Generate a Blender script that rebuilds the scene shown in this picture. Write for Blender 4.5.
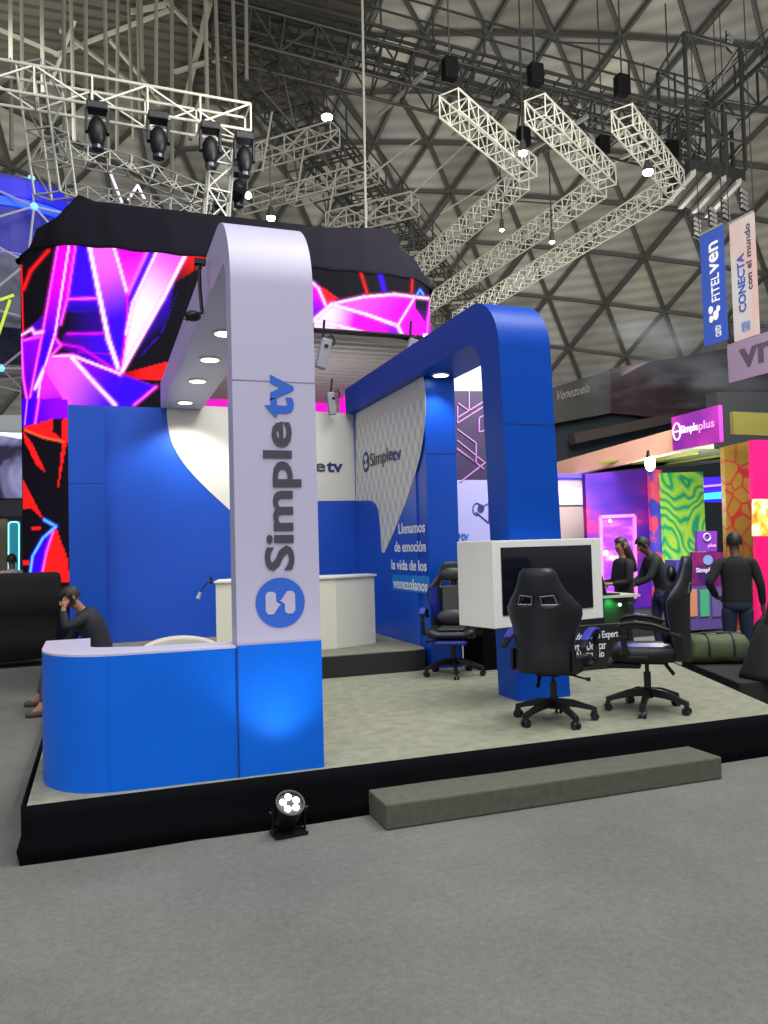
import bpy, bmesh, math, random
import numpy as np
from mathutils import Vector, Matrix
random.seed(7)
SC = bpy.context.scene
COL = SC.collection
for o in list(bpy.data.objects): bpy.data.objects.remove(o)

# ------------------------------------------------------------------ camera
CAM_H = 1.7
FPX = 798.2
def cam_axes(yaw, pitch, roll):
    f = np.array([math.sin(yaw)*math.cos(pitch), math.cos(yaw)*math.cos(pitch), math.sin(pitch)])
    r = np.array([math.cos(yaw), -math.sin(yaw), 0.0]); d = np.cross(f, r)
    c, s = math.cos(roll), math.sin(roll)
    return np.array([c*r+s*d, -s*r+c*d, f])
CM = cam_axes(math.radians(19.7278), math.radians(2.3937), math.radians(1.5310))
cam_d = bpy.data.cameras.new('camera')
cam = bpy.data.objects.new('camera', cam_d); COL.objects.link(cam)
cam_d.sensor_fit = 'HORIZONTAL'; cam_d.sensor_width = 36; cam_d.lens = FPX/768*36
cam_d.clip_end = 400
r_, d_, f_ = CM
cam.matrix_world = Matrix(((r_[0], -d_[0], -f_[0], 0), (r_[1], -d_[1], -f_[1], 0), (r_[2], -d_[2], -f_[2], CAM_H), (0, 0, 0, 1)))
SC.camera = cam
OC = np.array([0, 0, CAM_H])
def ray(px, py): return CM.T @ np.array([(px-384)/FPX, (py-512)/FPX, 1.0])
def at_z(px, py, z): d = ray(px, py); return Vector(OC + d*(z-CAM_H)/d[2])
def at_y(px, py, y): d = ray(px, py); return Vector(OC + d*y/d[1])
def at_x(px, py, x): d = ray(px, py); return Vector(OC + d*x/d[0])

# ------------------------------------------------------------------ world, exposure, area lights
SC.view_settings.view_transform = 'Standard'
SC.view_settings.look = 'None'
SC.view_settings.exposure = 0.0
SC.view_settings.gamma = 1.0
SC.view_settings.use_curve_mapping = False
W = bpy.data.worlds.new('hall_air'); SC.world = W; W.use_nodes = True
W.node_tree.nodes['Background'].inputs[0].default_value = (0.86, 0.93, 1.0, 1)
W.node_tree.nodes['Background'].inputs[1].default_value = 0.42
def area(name, loc, size, power, col=(1, 1, 1), target=None, sy=None):
    l = bpy.data.lights.new(name, 'AREA'); l.energy = power; l.size = size; l.color = col
    if sy: l.shape = 'RECTANGLE'; l.size_y = sy
    o = bpy.data.objects.new(name, l); COL.objects.link(o); o.location = loc
    if target is not None:
        o.rotation_euler = (Vector(target)-Vector(loc)).to_track_quat('-Z', 'Y').to_euler()
    return o
def point(name, loc, power, col=(1, 1, 1), r=0.05):
    l = bpy.data.lights.new(name, 'POINT'); l.energy = power; l.color = col; l.shadow_soft_size = r
    o = bpy.data.objects.new(name, l); COL.objects.link(o); o.location = loc; return o
def spot(name, loc, target, power, ang, col=(1, 1, 1), blend=.5, r=.05):
    l = bpy.data.lights.new(name, 'SPOT'); l.energy = power; l.color = col; l.spot_size = math.radians(ang); l.spot_blend = blend; l.shadow_soft_size = r
    o = bpy.data.objects.new(name, l); COL.objects.link(o); o.location = loc
    o.rotation_euler = (Vector(target)-Vector(loc)).to_track_quat('-Z', 'Y').to_euler(); return o
area('hall_light_overhead', (2, -2, 16), 12, 2600, (1, .99, .97), (3, 7, 0))
area('hall_light_over_stage', (8, 4, 15), 6, 1500, (1, .98, .94), (4, 6, 0))
area('front_left_fill', (-6, -1, 4.5), 2, 190, (1, .98, .96), (2, 6, .6))  # unseen fill added to brighten the lower portal and cabinet side
area('truss_fill', (7, 9, 8.0), 3, 1500, (1, .98, .93), (12.5, 22, 12.5))  # added fill from below, so the trusses are not left dark
area('dome_fill_right', (24, 27.5, 9.0), 13, 3300, (1, .98, .92), (17, 34, 24))  # unseen upward fill, added to lift the dome panels
area('booth_fill_right', (9.5, 8.5, 6.5), 3, 400, (1, .95, .9), (10.5, 13, 2.5))  # added front fill for the salmon beam and the people nearby
area('dome_fill_left', (-6, 24, 9.5), 12, 2400, (1, .98, .92), (-4, 44, 20))  # second added fill, for the left part of the dome

# ------------------------------------------------------------------ materials
MATS = {}
def mat(name, col, rough=.5, metal=0, emis=0, noise=0, nscale=20, bump=0, spec=.5, ecol=None, alpha=1, coat=0):
    if name in MATS: return MATS[name]
    m = bpy.data.materials.new(name); m.use_nodes = True
    n = m.node_tree.nodes; L = m.node_tree.links
    b = n['Principled BSDF']
    c = [((x/255+.055)/1.055)**2.4 if x > 10 else x/255/12.92 for x in col]
    b.inputs['Base Color'].default_value = (*c, 1)
    b.inputs['Roughness'].default_value = rough
    b.inputs['Metallic'].default_value = metal
    b.inputs['Specular IOR Level'].default_value = spec
    b.inputs['Coat Weight'].default_value = coat
    if emis:
        e = c if ecol is None else [((x/255+.055)/1.055)**2.4 for x in ecol]
        b.inputs['Emission Color'].default_value = (*e, 1)
        b.inputs['Emission Strength'].default_value = emis
    if noise or bump:
        tc = n.new('ShaderNodeTexCoord'); nz = n.new('ShaderNodeTexNoise')
        nz.inputs['Scale'].default_value = nscale; nz.inputs['Detail'].default_value = 6; nz.inputs['Roughness'].default_value = .65
        L.new(tc.outputs['Object'], nz.inputs['Vector'])
        if noise:
            mx = n.new('ShaderNodeMix'); mx.data_type = 'RGBA'
            mx.inputs[6].default_value = (*[v*(1-noise) for v in c], 1); mx.inputs[7].default_value = (*[min(1, v*(1+noise)) for v in c], 1)
            rp = n.new('ShaderNodeMapRange'); rp.inputs[1].default_value = .3; rp.inputs[2].default_value = .7
            L.new(nz.outputs['Fac'], rp.inputs[0]); L.new(rp.outputs[0], mx.inputs[0]); L.new(mx.outputs[2], b.inputs['Base Color'])
        if bump:
            bp = n.new('ShaderNodeBump'); bp.inputs['Strength'].default_value = bump; bp.inputs['Distance'].default_value = .01
            L.new(nz.outputs['Fac'], bp.inputs['Height']); L.new(bp.outputs[0], b.inputs['Normal'])
    MATS[name] = m; return m
def attr_mat(name, attr, emis=0, rough=.6, base=True, stripes=False):
    m = bpy.data.materials.new(name); m.use_nodes = True
    n = m.node_tree.nodes; L = m.node_tree.links; b = n['Principled BSDF']
    a = n.new('ShaderNodeAttribute'); a.attribute_name = attr
    if base: L.new(a.outputs['Color'], b.inputs['Base Color'])
    else: b.inputs['Base Color'].default_value = (.005, .005, .006, 1)
    b.inputs['Roughness'].default_value = rough
    if emis: L.new(a.outputs['Color'], b.inputs['Emission Color']); b.inputs['Emission Strength'].default_value = emis; b.inputs['Specular IOR Level'].default_value = .0
    MATS[name] = m; return m

# ------------------------------------------------------------------ mesh helpers
class MB:
    def __init__(s): s.v = []; s.f = []; s.m = []
    def add(s, vs, fs, mi=0):
        o = len(s.v); s.v += [tuple(v) for v in vs]; s.f += [tuple(i+o for i in f) for f in fs]; s.m += [mi]*len(fs); return s
    def box(s, c, d, rz=0, M=None, mi=0):
        x, y, z = d[0]/2, d[1]/2, d[2]/2
        R = Matrix.Rotation(rz, 3, 'Z') if M is None else M
        vs = [Vector(c)+R@Vector(p) for p in ((-x, -y, -z), (x, -y, -z), (x, y, -z), (-x, y, -z), (-x, -y, z), (x, -y, z), (x, y, z), (-x, y, z))]
        return s.add(vs, [(0, 3, 2, 1), (4, 5, 6, 7), (0, 1, 5, 4), (1, 2, 6, 5), (2, 3, 7, 6), (3, 0, 4, 7)], mi)
    def bar(s, p, q, w, n=4, w2=None, mi=0):
        p = Vector(p); q = Vector(q); d = (q-p)
        if d.length < 1e-6: return s
        d.normalize(); a = Vector((0, 0, 1)) if abs(d.z) < .9 else Vector((1, 0, 0))
        u = d.cross(a).normalized(); t = d.cross(u).normalized(); r = w/2*(1.414 if n == 4 else 1); r2 = (w2 if w2 is not None else w)/2*(1.414 if n == 4 else 1)
        o = math.pi/4 if n == 4 else 0
        vs = [P+(u*math.cos(o+2*math.pi*i/n)+t*math.sin(o+2*math.pi*i/n))*rr for P, rr in ((p, r), (q, r2)) for i in range(n)]
        fs = [(i, (i+1) % n, n+(i+1) % n, n+i) for i in range(n)] + [tuple(range(n))[::-1], tuple(range(n, 2*n))]
        return s.add(vs, fs, mi)
    def tube(s, pts, w, n=6, mi=0):
        for a, b in zip(pts, pts[1:]): s.bar(a, b, w, n, mi=mi)
        return s
    def prism(s, pts, z0, z1, mi=0, M=None):          # pts 2D ccw in XY, extruded along z; M maps
        n = len(pts); vs = [Vector((x, y, z)) for z in (z0, z1) for x, y in pts]
        if M is not None: vs = [M@v for v in vs]
        fs = [(i, (i+1) % n, n+(i+1) % n, n+i) for i in range(n)] + [tuple(range(n))[::-1], tuple(range(n, 2*n))]
        return s.add(vs, fs, mi)
    def ell(s, c, r, nu=14, nv=9, M=None, mi=0):
        vs = []; fs = []
        for j in range(nv+1):
            th = math.pi*j/nv
            for i in range(nu):
                ph = 2*math.pi*i/nu
                p = Vector((r[0]*math.sin(th)*math.cos(ph), r[1]*math.sin(th)*math.sin(ph), r[2]*math.cos(th)))
                if M is not None: p = M@p
                vs.append(Vector(c)+p)
        for j in range(nv):
            for i in range(nu): fs.append((j*nu+i, (j+1)*nu+i, (j+1)*nu+(i+1) % nu, j*nu+(i+1) % nu))
        return s.add(vs, fs, mi)
    def loft(s, rings, cap=True, mi=0):
        n = len(rings[0]); vs = [p for r in rings for p in r]; fs = []
        for j in range(len(rings)-1):
            for i in range(n): fs.append((j*n+i, j*n+(i+1) % n, (j+1)*n+(i+1) % n, (j+1)*n+i))
        if cap: fs += [tuple(range(n))[::-1], tuple(range((len(rings)-1)*n, len(rings)*n))]
        return s.add(vs, fs, mi)
    def build(s, name, m, parent=None, smooth=False, bevel=0, loc=None, rz=0, subsurf=0):
        me = bpy.data.meshes.new(name); me.from_pydata(s.v, [], s.f)
        ms = m if isinstance(m, (list, tuple)) else [m]
        for x in ms:
            if x: me.materials.append(x)
        if len(ms) > 1: me.polygons.foreach_set('material_index', s.m)
        bm = bmesh.new(); bm.from_mesh(me); bmesh.ops.remove_doubles(bm, verts=bm.verts, dist=1e-5) if smooth else None
        bmesh.ops.recalc_face_normals(bm, faces=bm.faces); bm.to_mesh(me); bm.free()
        if smooth:
            for p in me.polygons: p.use_smooth = True
        o = bpy.data.objects.new(name, me); COL.objects.link(o)
        if bevel:
            b = o.modifiers.new('bevel', 'BEVEL'); b.width = bevel; b.segments = 2; b.limit_method = 'ANGLE'
        if subsurf:
            b = o.modifiers.new('sub', 'SUBSURF'); b.levels = subsurf; b.render_levels = subsurf
        if parent: o.parent = parent
        if loc is not None: o.location = loc
        if rz: o.rotation_euler[2] = rz
        return o
def tag(o, label=None, cat=None, group=None, kind=None):
    if label: o['label'] = label
    if cat: o['category'] = cat
    if group: o['group'] = group
    if kind: o['kind'] = kind
    return o
def thing(name, label, cat, loc=(0, 0, 0), rz=0, group=None):
    o = bpy.data.objects.new(name, None); COL.objects.link(o); o.location = loc; o.rotation_euler = (0, 0, rz); o.empty_display_size = .1
    return tag(o, label, cat, group)
def structure(o): o['kind'] = 'structure'; return o
def copy_tree(o, parent=None, kids=None):
    c = o.copy(); COL.objects.link(c)
    if parent is not None: c.parent = parent
    for ch in o.children: copy_tree(ch, c)
    return c

def text_mesh(body, ext=.5, bold=.0):
    cu = bpy.data.curves.new('t', 'FONT'); cu.body = body; cu.extrude = 0; cu.offset = bold; cu.resolution_u = 3
    o = bpy.data.objects.new('t', cu); COL.objects.link(o)
    dg = bpy.context.evaluated_depsgraph_get(); dg.update()
    me = bpy.data.meshes.new_from_object(o.evaluated_get(dg))
    bpy.data.objects.remove(o); return me
def lettering(body, origin, u, v, w, h, m, parent=None, name='lettering', bold=.01, depth=.004, italic=0):
    """text filling a w x h rectangle whose lower left corner is origin, along u (reading direction) and v (up); sits proud of the surface"""
    me = text_mesh(body, bold=bold)
    n = len(me.vertices); co = np.empty(n*3); me.vertices.foreach_get('co', co); co = co.reshape(-1, 3)
    mn = co.min(0); mx = co.max(0)
    U = Vector(u).normalized(); V = Vector(v).normalized(); N = U.cross(V)
    out = []
    for c in co:
        a = (c[0]-mn[0])/(mx[0]-mn[0])*w; b = (c[1]-mn[1])/(mx[1]-mn[1])*h
        out.append(Vector(origin)+U*(a+italic*b)+V*b+N*depth)
    fs = [tuple(p.vertices) for p in me.polygons]
    mb = MB(); mb.add(out, fs)
    me2 = bpy.data.meshes.new(name); me2.from_pydata([tuple(x) for x in mb.v], [], mb.f); me2.materials.append(m)
    o = bpy.data.objects.new(name, me2); COL.objects.link(o)
    sol = o.modifiers.new('s', 'SOLIDIFY'); sol.thickness = depth*.8; sol.offset = 0
    if parent: o.parent = parent
    return o
def logo(c, u, v, r, mdisc, mw, parent, depth=.004):
    U = Vector(u).normalized(); V = Vector(v).normalized(); N = U.cross(V); c = Vector(c)
    def P(a, b, k): return c+U*(a*r)+V*(b*r)+N*(depth*k)
    mb = MB(); n = 40
    mb.loft([[P(math.cos(2*math.pi*i/n), math.sin(2*math.pi*i/n), k) for i in range(n)] for k in (0.1, 1)])
    d = mb.build('logo_disc', mdisc, parent)
    left = [(-.6, .32), (-.5, .45), (-.28, .45), (-.18, .36), (-.18, .05), (.02, -.08), (-.05, -.12), (-.28, -.45), (-.5, -.45), (-.6, -.32)]
    mk = MB()
    for sgn in (1, -1): mk.loft([[P(a*sgn, b*sgn, k) for a, b in left] for k in (1.0, 1.8)])
    mk.build('logo_mark', mw, parent)

def arc(cx, cy, r, a0, a1, n=12, ry=None):
    ry = ry or r
    return [(cx+r*math.cos(math.radians(a0+(a1-a0)*i/n)), cy+ry*math.sin(math.radians(a0+(a1-a0)*i/n))) for i in range(n+1)]

# common materials
M_BLUE = mat('blue_laminate', (0, 98, 216), .38, spec=.3, noise=.05, nscale=3)
M_BLUE2 = mat('blue_vinyl', (24, 76, 184), .3, spec=.6, noise=.06, nscale=2)
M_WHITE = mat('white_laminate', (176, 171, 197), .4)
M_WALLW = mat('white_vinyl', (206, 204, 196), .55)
M_LETG = mat('dark_grey_vinyl', (62, 62, 72), .5)
M_LETB = mat('logo_blue_vinyl', (38, 92, 190), .5)
M_NAVY = mat('navy_vinyl', (34, 44, 110), .5)
M_PW = mat('white_print', (225, 228, 238), .5)
M_BLACK = mat('black_cloth', (9, 10, 14), .95, bump=.2, nscale=30, spec=.08)
M_CARPET = mat('stage_carpet', (126, 127, 110), .95, noise=.22, nscale=9, bump=.3)
M_STEP = mat('step_carpet', (82, 81, 72), .95, noise=.16, nscale=22, bump=.3)
M_PBLK = mat('black_plastic', (15, 15, 18), .45, spec=.35)
M_DARK = mat('dark_steel', (58, 57, 54), .6, metal=.3)
M_ALU = mat('aluminium', (168, 167, 160), .42, metal=.35)
M_LAMP = mat('lamp_white', (255, 248, 225), emis=14)
M_DOWN = mat('downlight_glow', (255, 246, 224), emis=5)
M_SEAM = mat('panel_seam', (20, 40, 90), .6)

# ------------------------------------------------------------------ hall floor
def make_floor():
    m = bpy.data.materials.new('hall_carpet'); m.use_nodes = True; n = m.node_tree.nodes; L = m.node_tree.links; b = n['Principled BSDF']
    b.inputs['Roughness'].default_value = .97; b.inputs['Specular IOR Level'].default_value = .2
    tc = n.new('ShaderNodeTexCoord')
    def nz(s, d=4):
        k = n.new('ShaderNodeTexNoise'); k.inputs['Scale'].default_value = s; k.inputs['Detail'].default_value = d; k.inputs['Roughness'].default_value = .7; L.new(tc.outputs['Object'], k.inputs['Vector']); return k
    big = nz(.9, 5); fine = nz(26, 6); fib = nz(95, 3)
    cr = n.new('ShaderNodeValToRGB'); cr.color_ramp.elements[0].position = .42; cr.color_ramp.elements[1].position = .74
    cr.color_ramp.elements[0].color = (.094, .095, .088, 1); cr.color_ramp.elements[1].color = (.180, .182, .168, 1)
    a1 = n.new('ShaderNodeMath'); a1.operation = 'MULTIPLY_ADD'; a1.inputs[1].default_value = .36; L.new(big.outputs['Fac'], a1.inputs[0])
    a2 = n.new('ShaderNodeMath'); a2.operation = 'MULTIPLY'; a2.inputs[1].default_value = .4; L.new(fine.outputs['Fac'], a2.inputs[0]); L.new(a2.outputs[0], a1.inputs[2])
    a3 = n.new('ShaderNodeMath'); a3.operation = 'MULTIPLY_ADD'; a3.inputs[1].default_value = .38; L.new(fib.outputs['Fac'], a3.inputs[0]); L.new(a1.outputs[0], a3.inputs[2])
    L.new(a3.outputs[0], cr.inputs[0]); L.new(cr.outputs[0], b.inputs['Base Color'])
    bp = n.new('ShaderNodeBump'); bp.inputs['Strength'].default_value = .35; bp.inputs['Distance'].default_value = .01; L.new(fine.outputs['Fac'], bp.inputs['Height']); L.new(bp.outputs[0], b.inputs['Normal'])
    mb = MB(); mb.box((10, 20, -.05), (110, 80, .1)); return structure(mb.build('floor', m))
make_floor()

# ------------------------------------------------------------------ dome: panels and framework
def make_dome():
    bm = bmesh.new(); bmesh.ops.create_icosphere(bm, subdivisions=5, radius=46)
    C = Vector((6, 12, -4)); rot = Matrix.Rotation(math.radians(23), 3, 'Z')@Matrix.Rotation(math.radians(14), 3, 'X')
    for v in bm.verts: v.co = rot@v.co+C
    f0 = Vector(CM[2])
    kill = []
    for f in bm.faces:
        c = f.calc_center_median(); d = (c-Vector(OC)).normalized()
        if c.z < 7 or d.dot(Vector((math.sin(math.radians(24)), math.cos(math.radians(24)), .35)).normalized()) < math.cos(math.radians(47)): kill.append(f)
    bmesh.ops.delete(bm, geom=kill, context='FACES')
    edges = [(e.verts[0].co.copy(), e.verts[1].co.copy()) for e in bm.edges]
    ly = bm.faces.layers.float_color.new('tone') if hasattr(bm.faces.layers, 'float_color') else None
    me = bpy.data.meshes.new('ceiling')
    for f in bm.faces:
        f.normal_flip() if (f.normal.dot(C-f.calc_center_median()) < 0) else None
    bm.to_mesh(me); nf = len(bm.faces); bm.free()
    at = me.attributes.get('tone') or me.attributes.new('tone', 'FLOAT_COLOR', 'FACE')
    vals = []
    for p in me.polygons:
        r = random.random(); g = .62+.5*random.random()
        if r > .86: g *= 1.45
        t = random.random()*.12
        vals += [.30*g*(1+t*.3), .292*g, .265*g*(1-t), 1]
    at.data.foreach_set('color', vals)
    m = attr_mat('dome_panels', 'tone', rough=.8)
    n = m.node_tree.nodes; L = m.node_tree.links
    tc = n.new('ShaderNodeTexCoord'); wv = n.new('ShaderNodeTexWave'); wv.bands_direction = 'Z'; wv.inputs['Scale'].default_value = .55; wv.inputs['Distortion'].default_value = .3
    L.new(tc.outputs['Object'], wv.inputs['Vector'])
    nz = n.new('ShaderNodeTexNoise'); nz.inputs['Scale'].default_value = .25; nz.inputs['Detail'].default_value = 5; L.new(tc.outputs['Object'], nz.inputs['Vector'])
    mr = n.new('ShaderNodeMapRange'); mr.inputs[1].default_value = 0; mr.inputs[2].default_value = 1; mr.inputs[3].default_value = .82; mr.inputs[4].default_value = 1.08; L.new(wv.outputs['Fac'], mr.inputs[0])
    mr2 = n.new('ShaderNodeMapRange'); mr2.inputs[1].default_value = .3; mr2.inputs[2].default_value = .7; mr2.inputs[3].default_value = .7; mr2.inputs[4].default_value = 1.25; L.new(nz.outputs['Fac'], mr2.inputs[0])
    mu = n.new('ShaderNodeMath'); mu.operation = 'MULTIPLY'; L.new(mr.outputs[0], mu.inputs[0]); L.new(mr2.outputs[0], mu.inputs[1])
    hs = n.new('ShaderNodeVectorMath'); hs.operation = 'SCALE'; at_n = [k for k in n if k.type == 'ATTRIBUTE'][0]
    L.new(at_n.outputs['Color'], hs.inputs[0]); L.new(mu.outputs[0], hs.inputs['Scale']); L.new(hs.outputs[0], n['Principled BSDF'].inputs['Base Color'])
    me.materials.append(m)
    structure_o = bpy.data.objects.new('ceiling', me); COL.objects.link(structure_o); structure(structure_o)
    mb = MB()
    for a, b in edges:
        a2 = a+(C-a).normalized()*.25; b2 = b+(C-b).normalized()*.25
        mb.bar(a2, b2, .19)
    structure(mb.build('trim_1', mat('hazed_strut', (78, 76, 70), .7)))  # strut colour lightened to paint in the hall haze
    mb = MB()                                              # second skin of thin rods hung inside the dome
    for k, (a, b) in enumerate(edges):
        if k % 5 == 0:
            a2 = a+(C-a).normalized()*1.6; b2 = b+(C-b).normalized()*1.6
            mb.bar(a2, b2, .07)
            mb.bar(a2, a, .05)
    structure(mb.build('trim_2', mat('dome_rod', (70, 68, 62), .7)))
    # drum wall below the dome
    mb = MB(); R = 44
    for k in range(40):
        a0 = math.radians(-20+k*4); a1 = math.radians(-16+k*4)
        p = [C.x+R*math.cos(a0), C.y+R*math.sin(a0)]; q = [C.x+R*math.cos(a1), C.y+R*math.sin(a1)]
        mb.add([(p[0], p[1], 0), (q[0], q[1], 0), (q[0], q[1], 13), (p[0], p[1], 13)], [(0, 1, 2, 3)])
    structure(mb.build('wall_back', mat('hall_wall', (34, 35, 38), .9, noise=.3, nscale=.4)))
make_dome()

# ------------------------------------------------------------------ truss helper
def truss_bits(p, q, w, bay, chord_w=.045, lace_w=.025, up=Vector((0, 0, 1)), full=False):
    p = Vector(p); q = Vector(q); d = (q-p); L = d.length; d.normalize()
    s = d.cross(up).normalized()*(w/2); t = s.normalized().cross(d).normalized()*(w/2)
    offs = [s+t, -s+t, -s-t, s-t]
    chords = [MB().bar(p+o, q+o, chord_w, 6) for o in offs]
    lace = MB(); n = max(2, round(L/bay))
    for i in range(n+1):
        c = p+d*(L*i/n)
        for k in range(4): lace.bar(c+offs[k], c+offs[(k+1) % 4], lace_w, 4)
        if i < n:
            c2 = p+d*(L*(i+1)/n)
            for k in (1, 3) if not full else range(4):
                a, b = (offs[k], offs[(k+1) % 4]) if (i+k) % 2 else (offs[(k+1) % 4], offs[k])
                lace.bar(c+a, c2+b, lace_w, 4)
    return chords, lace
def add_truss(root, p, q, w, bay, m=M_ALU, **kw):
    o = Vector(root.location)
    ch, la = truss_bits(Vector(p)-o, Vector(q)-o, w, bay, **kw)
    for c in ch: c.build('chord', m, root)
    la.build('lacing', m, root)

# ------------------------------------------------------------------ stage platform
SZ = .31; PZ = .545
X, Y, Z = Vector((1, 0, 0)), Vector((0, 1, 0)), Vector((0, 0, 1))
st = thing('stage_platform', 'low grey carpeted exhibition stage with black cloth skirt', 'stage', (0, 0, 0))
out = [(-.39, 4.91), (5.06, 4.91), (5.87, 7.0), (6.6, 8.9), (6.6, 11.2), (-.39, 11.2)]
MB().prism(out, .05, SZ).build('carpet_top', M_CARPET, st)
sk = MB(); path = [(-.42, 11.2), (-.42, 8), (-.42, 4.89), (5.07, 4.89), (5.89, 7.0), (6.63, 8.9)]
pts = []
for (a, b), (c, d) in zip(path, path[1:]):
    n = int(math.hypot(c-a, d-b)/.08)+1
    for i in range(n): pts.append((a+(c-a)*i/n, b+(d-b)*i/n))
pts.append(path[-1])
rings = []
for i, (x, y) in enumerate(pts):
    row = []
    for k in range(5):
        z = (SZ+.004)*(1-k/4); wv = .010*math.sin(i*.31)*k/4+.012*math.sin(i*.13+k)*k/4
        if k == 3 and 40 < i < 100: wv += .004
        row.append(Vector((x-wv*.5 - (.02 if (abs(x+.42) < .02 and k == 3) else 0), y-abs(wv)-.004*k, z)))
    rings.append(row)
vs = [p for r in rings for p in r]; fs = [(j*5+k, (j+1)*5+k, (j+1)*5+k+1, j*5+k+1) for j in range(len(rings)-1) for k in range(4)]
o = MB().add(vs, fs).build('skirt', M_BLACK, st, smooth=True)
s = o.modifiers.new('s', 'SOLIDIFY'); s.thickness = .008
mb = MB(); mb.box((2.85, 4.73, .0775), (2.51, .345, .155)); tag(mb.build('step', M_STEP, bevel=.012), 'long grey carpeted box step on the floor against the front of the stage', 'step')
# raised inner floor
pl = thing('raised_floor', 'second low carpeted level on the stage under the white counter and back walls', 'platform')
pout = [(.17, 8.22)] + [(3.28, 8.22)] + [(3.40, 8.26), (3.44, 8.4)] + [(3.44, 10.84), (-.2, 10.84), (-.2, 8.22)]
MB().prism(pout, SZ, PZ-.01).build('riser', mat('riser_black', (26, 27, 28), .8), pl)
MB().prism(pout, PZ-.01, PZ).build('carpet_top', mat('inner_carpet', (112, 111, 98), .95, noise=.25, nscale=5), pl)

# ------------------------------------------------------------------ arch 1: white portal with downlights
def arch_profile(y0, y1, zt, ro, th_c, th_b, ri, zb):
    """outline in (y,z) of an inverted L with rounded corner: column at y0, beam running back to y1"""
    outer = [(y0, zb)] + [(y0+ro-ro*math.cos(a), zt-ro+ro*math.sin(a)) for a in [math.pi/2*i/40 for i in range(41)]] + [(y1, zt)]
    inner = [(y1, zt-th_b)] + [(y0+th_c+ri-ri*math.cos(a), zt-th_b-ri+ri*math.sin(a)) for a in [math.pi/2*(40-i)/40 for i in range(41)]] + [(y0+th_c, zb)]
    return outer+inner
def yz_solid(prof, xa, xb, lean=0, z0=0):
    # xa, xb: left and right x; lean shifts x with height
    mb = MB()
    n = len(prof); L_ = [Vector((xa-lean*(z-z0), y, z)) for y, z in prof]; R_ = [Vector((xb-lean*(z-z0), y, z)) for y, z in prof]
    m = n//2
    vs = L_+R_
    fs = [(i, (i+1) % n, n+(i+1) % n, n+i) for i in range(n)]
    for i in range(m-1):                                   # side faces as strips between outer and inner lines
        a, b, c, d = i, i+1, n-2-i, n-1-i
        fs.append((a, b, c, d)); fs.append((n+a, n+d, n+c, n+b))
    mb.add(vs, fs); return mb
A1 = thing('white_portal', 'tall white rounded portal with vertical brand lettering rising from the blue counter', 'arch', (1.06, 5.05, SZ))
o1 = Vector(A1.location)
def shift(mb, o): mb.v = [(v[0]-o.x, v[1]-o.y, v[2]-o.z) for v in mb.v]; return mb
prof1 = arch_profile(4.95, 10.84, 3.925, .55, .19, .335, .13, 1.108)
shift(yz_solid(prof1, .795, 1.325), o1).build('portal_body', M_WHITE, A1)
shift(MB().box((1.06, 4.9495, 2.755), (.531, .002, .007)), o1).build('panel_joint', mat('joint_grey', (120, 118, 130), .6), A1)
for i, yy_ in enumerate((5.98, 6.95, 7.95, 9.0, 10.35)):
    dl = MB(); C = Vector((1.06, yy_, 3.585)); n = 28
    dl.loft([[C+Vector((.105*math.cos(t), .105*math.sin(t), dz)) for t in [2*math.pi*k/n for k in range(n)]] for dz in (.01, -.006)])
    ob = shift(dl, o1).build('downlight', mat('trim_white', (230, 228, 222), .4), A1)
    dl = MB(); dl.loft([[C+Vector((.085*math.cos(t), .085*math.sin(t), dz)) for t in [2*math.pi*k/n for k in range(n)]] for dz in (-.0, -.009)])
    shift(dl, o1).build('diffuser', M_DOWN, ob)
    spot('downlight_beam', (1.06, yy_, 3.50), (1.06, yy_+(.5 if i == 4 else 0), 0), 90 if i == 4 else 40, 130 if i == 4 else 110, (1, .95, .84), .6, .08)
# lettering on the portal
def vlet(body, pxl, pxr, pyb, pyt, y, m, parent, org, bold=.02, name='lettering'):
    """text running upwards on a y=const face; baseline on the right"""
    a = at_y((pxl+pxr)/2, pyb, y); b = at_y((pxl+pxr)/2, pyt, y)
    l = at_y(pxl, (pyb+pyt)/2, y); r = at_y(pxr, (pyb+pyt)/2, y)
    o = Vector((r.x, y-.001, a.z))-org
    return lettering(body, o, (0, 0, 1), (-1, 0, 0), b.z-a.z, r.x-l.x, m, parent, name, bold)
vlet('Simple', 263.3, 301.5, 570.5, 421.5, 4.95, M_LETG, A1, o1, .025)
vlet('tv', 264, 293.5, 417, 375, 4.95, M_LETB, A1, o1, .03)
c = at_y(280.3, 602.6, 4.949); logo(c-o1, (1, 0, 0), (0, 0, 1), at_y(304.6, 602.6, 4.95).x-c.x, M_LETB, M_WHITE, A1)

# blue counter: pedestal under the portal plus the curved counter wall
CT = 1.108
cn = thing('reception_counter', 'low curved blue reception counter with pale top in front of the white portal', 'counter', (0, 5.2, SZ))
oc = Vector(cn.location)
shift(MB().box((1.06, 5.07, (SZ+CT)/2), (.535, .25, CT-SZ)), oc).build('pedestal', M_BLUE, cn)
outerp = [(.79, 4.95), (.2, 4.955), (.05, 4.965)] + arc(.07, 5.47, .41, 268, 182, 48, ry=.5)[0:] + [(-.345, 5.97)]
innerp = [(-.06, 5.97), (-.055, 5.42)] + [(-.02, 5.375), (.06, 5.335)] + [(.24, 5.26), (.6, 5.235), (.79, 5.235)]
poly = outerp+innerp
def poly_ccw(p):
    a = sum(p[i][0]*p[(i+1) % len(p)][1]-p[(i+1) % len(p)][0]*p[i][1] for i in range(len(p)))
    return p if a > 0 else p[::-1]
poly = poly_ccw(poly)
shift(MB().prism(poly, SZ, CT-.012), oc).build('counter_wall', M_BLUE, cn)
shift(MB().prism(poly, CT-.012, CT), oc).build('counter_top', mat('counter_top_white', (188, 186, 204), .35), cn)
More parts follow.
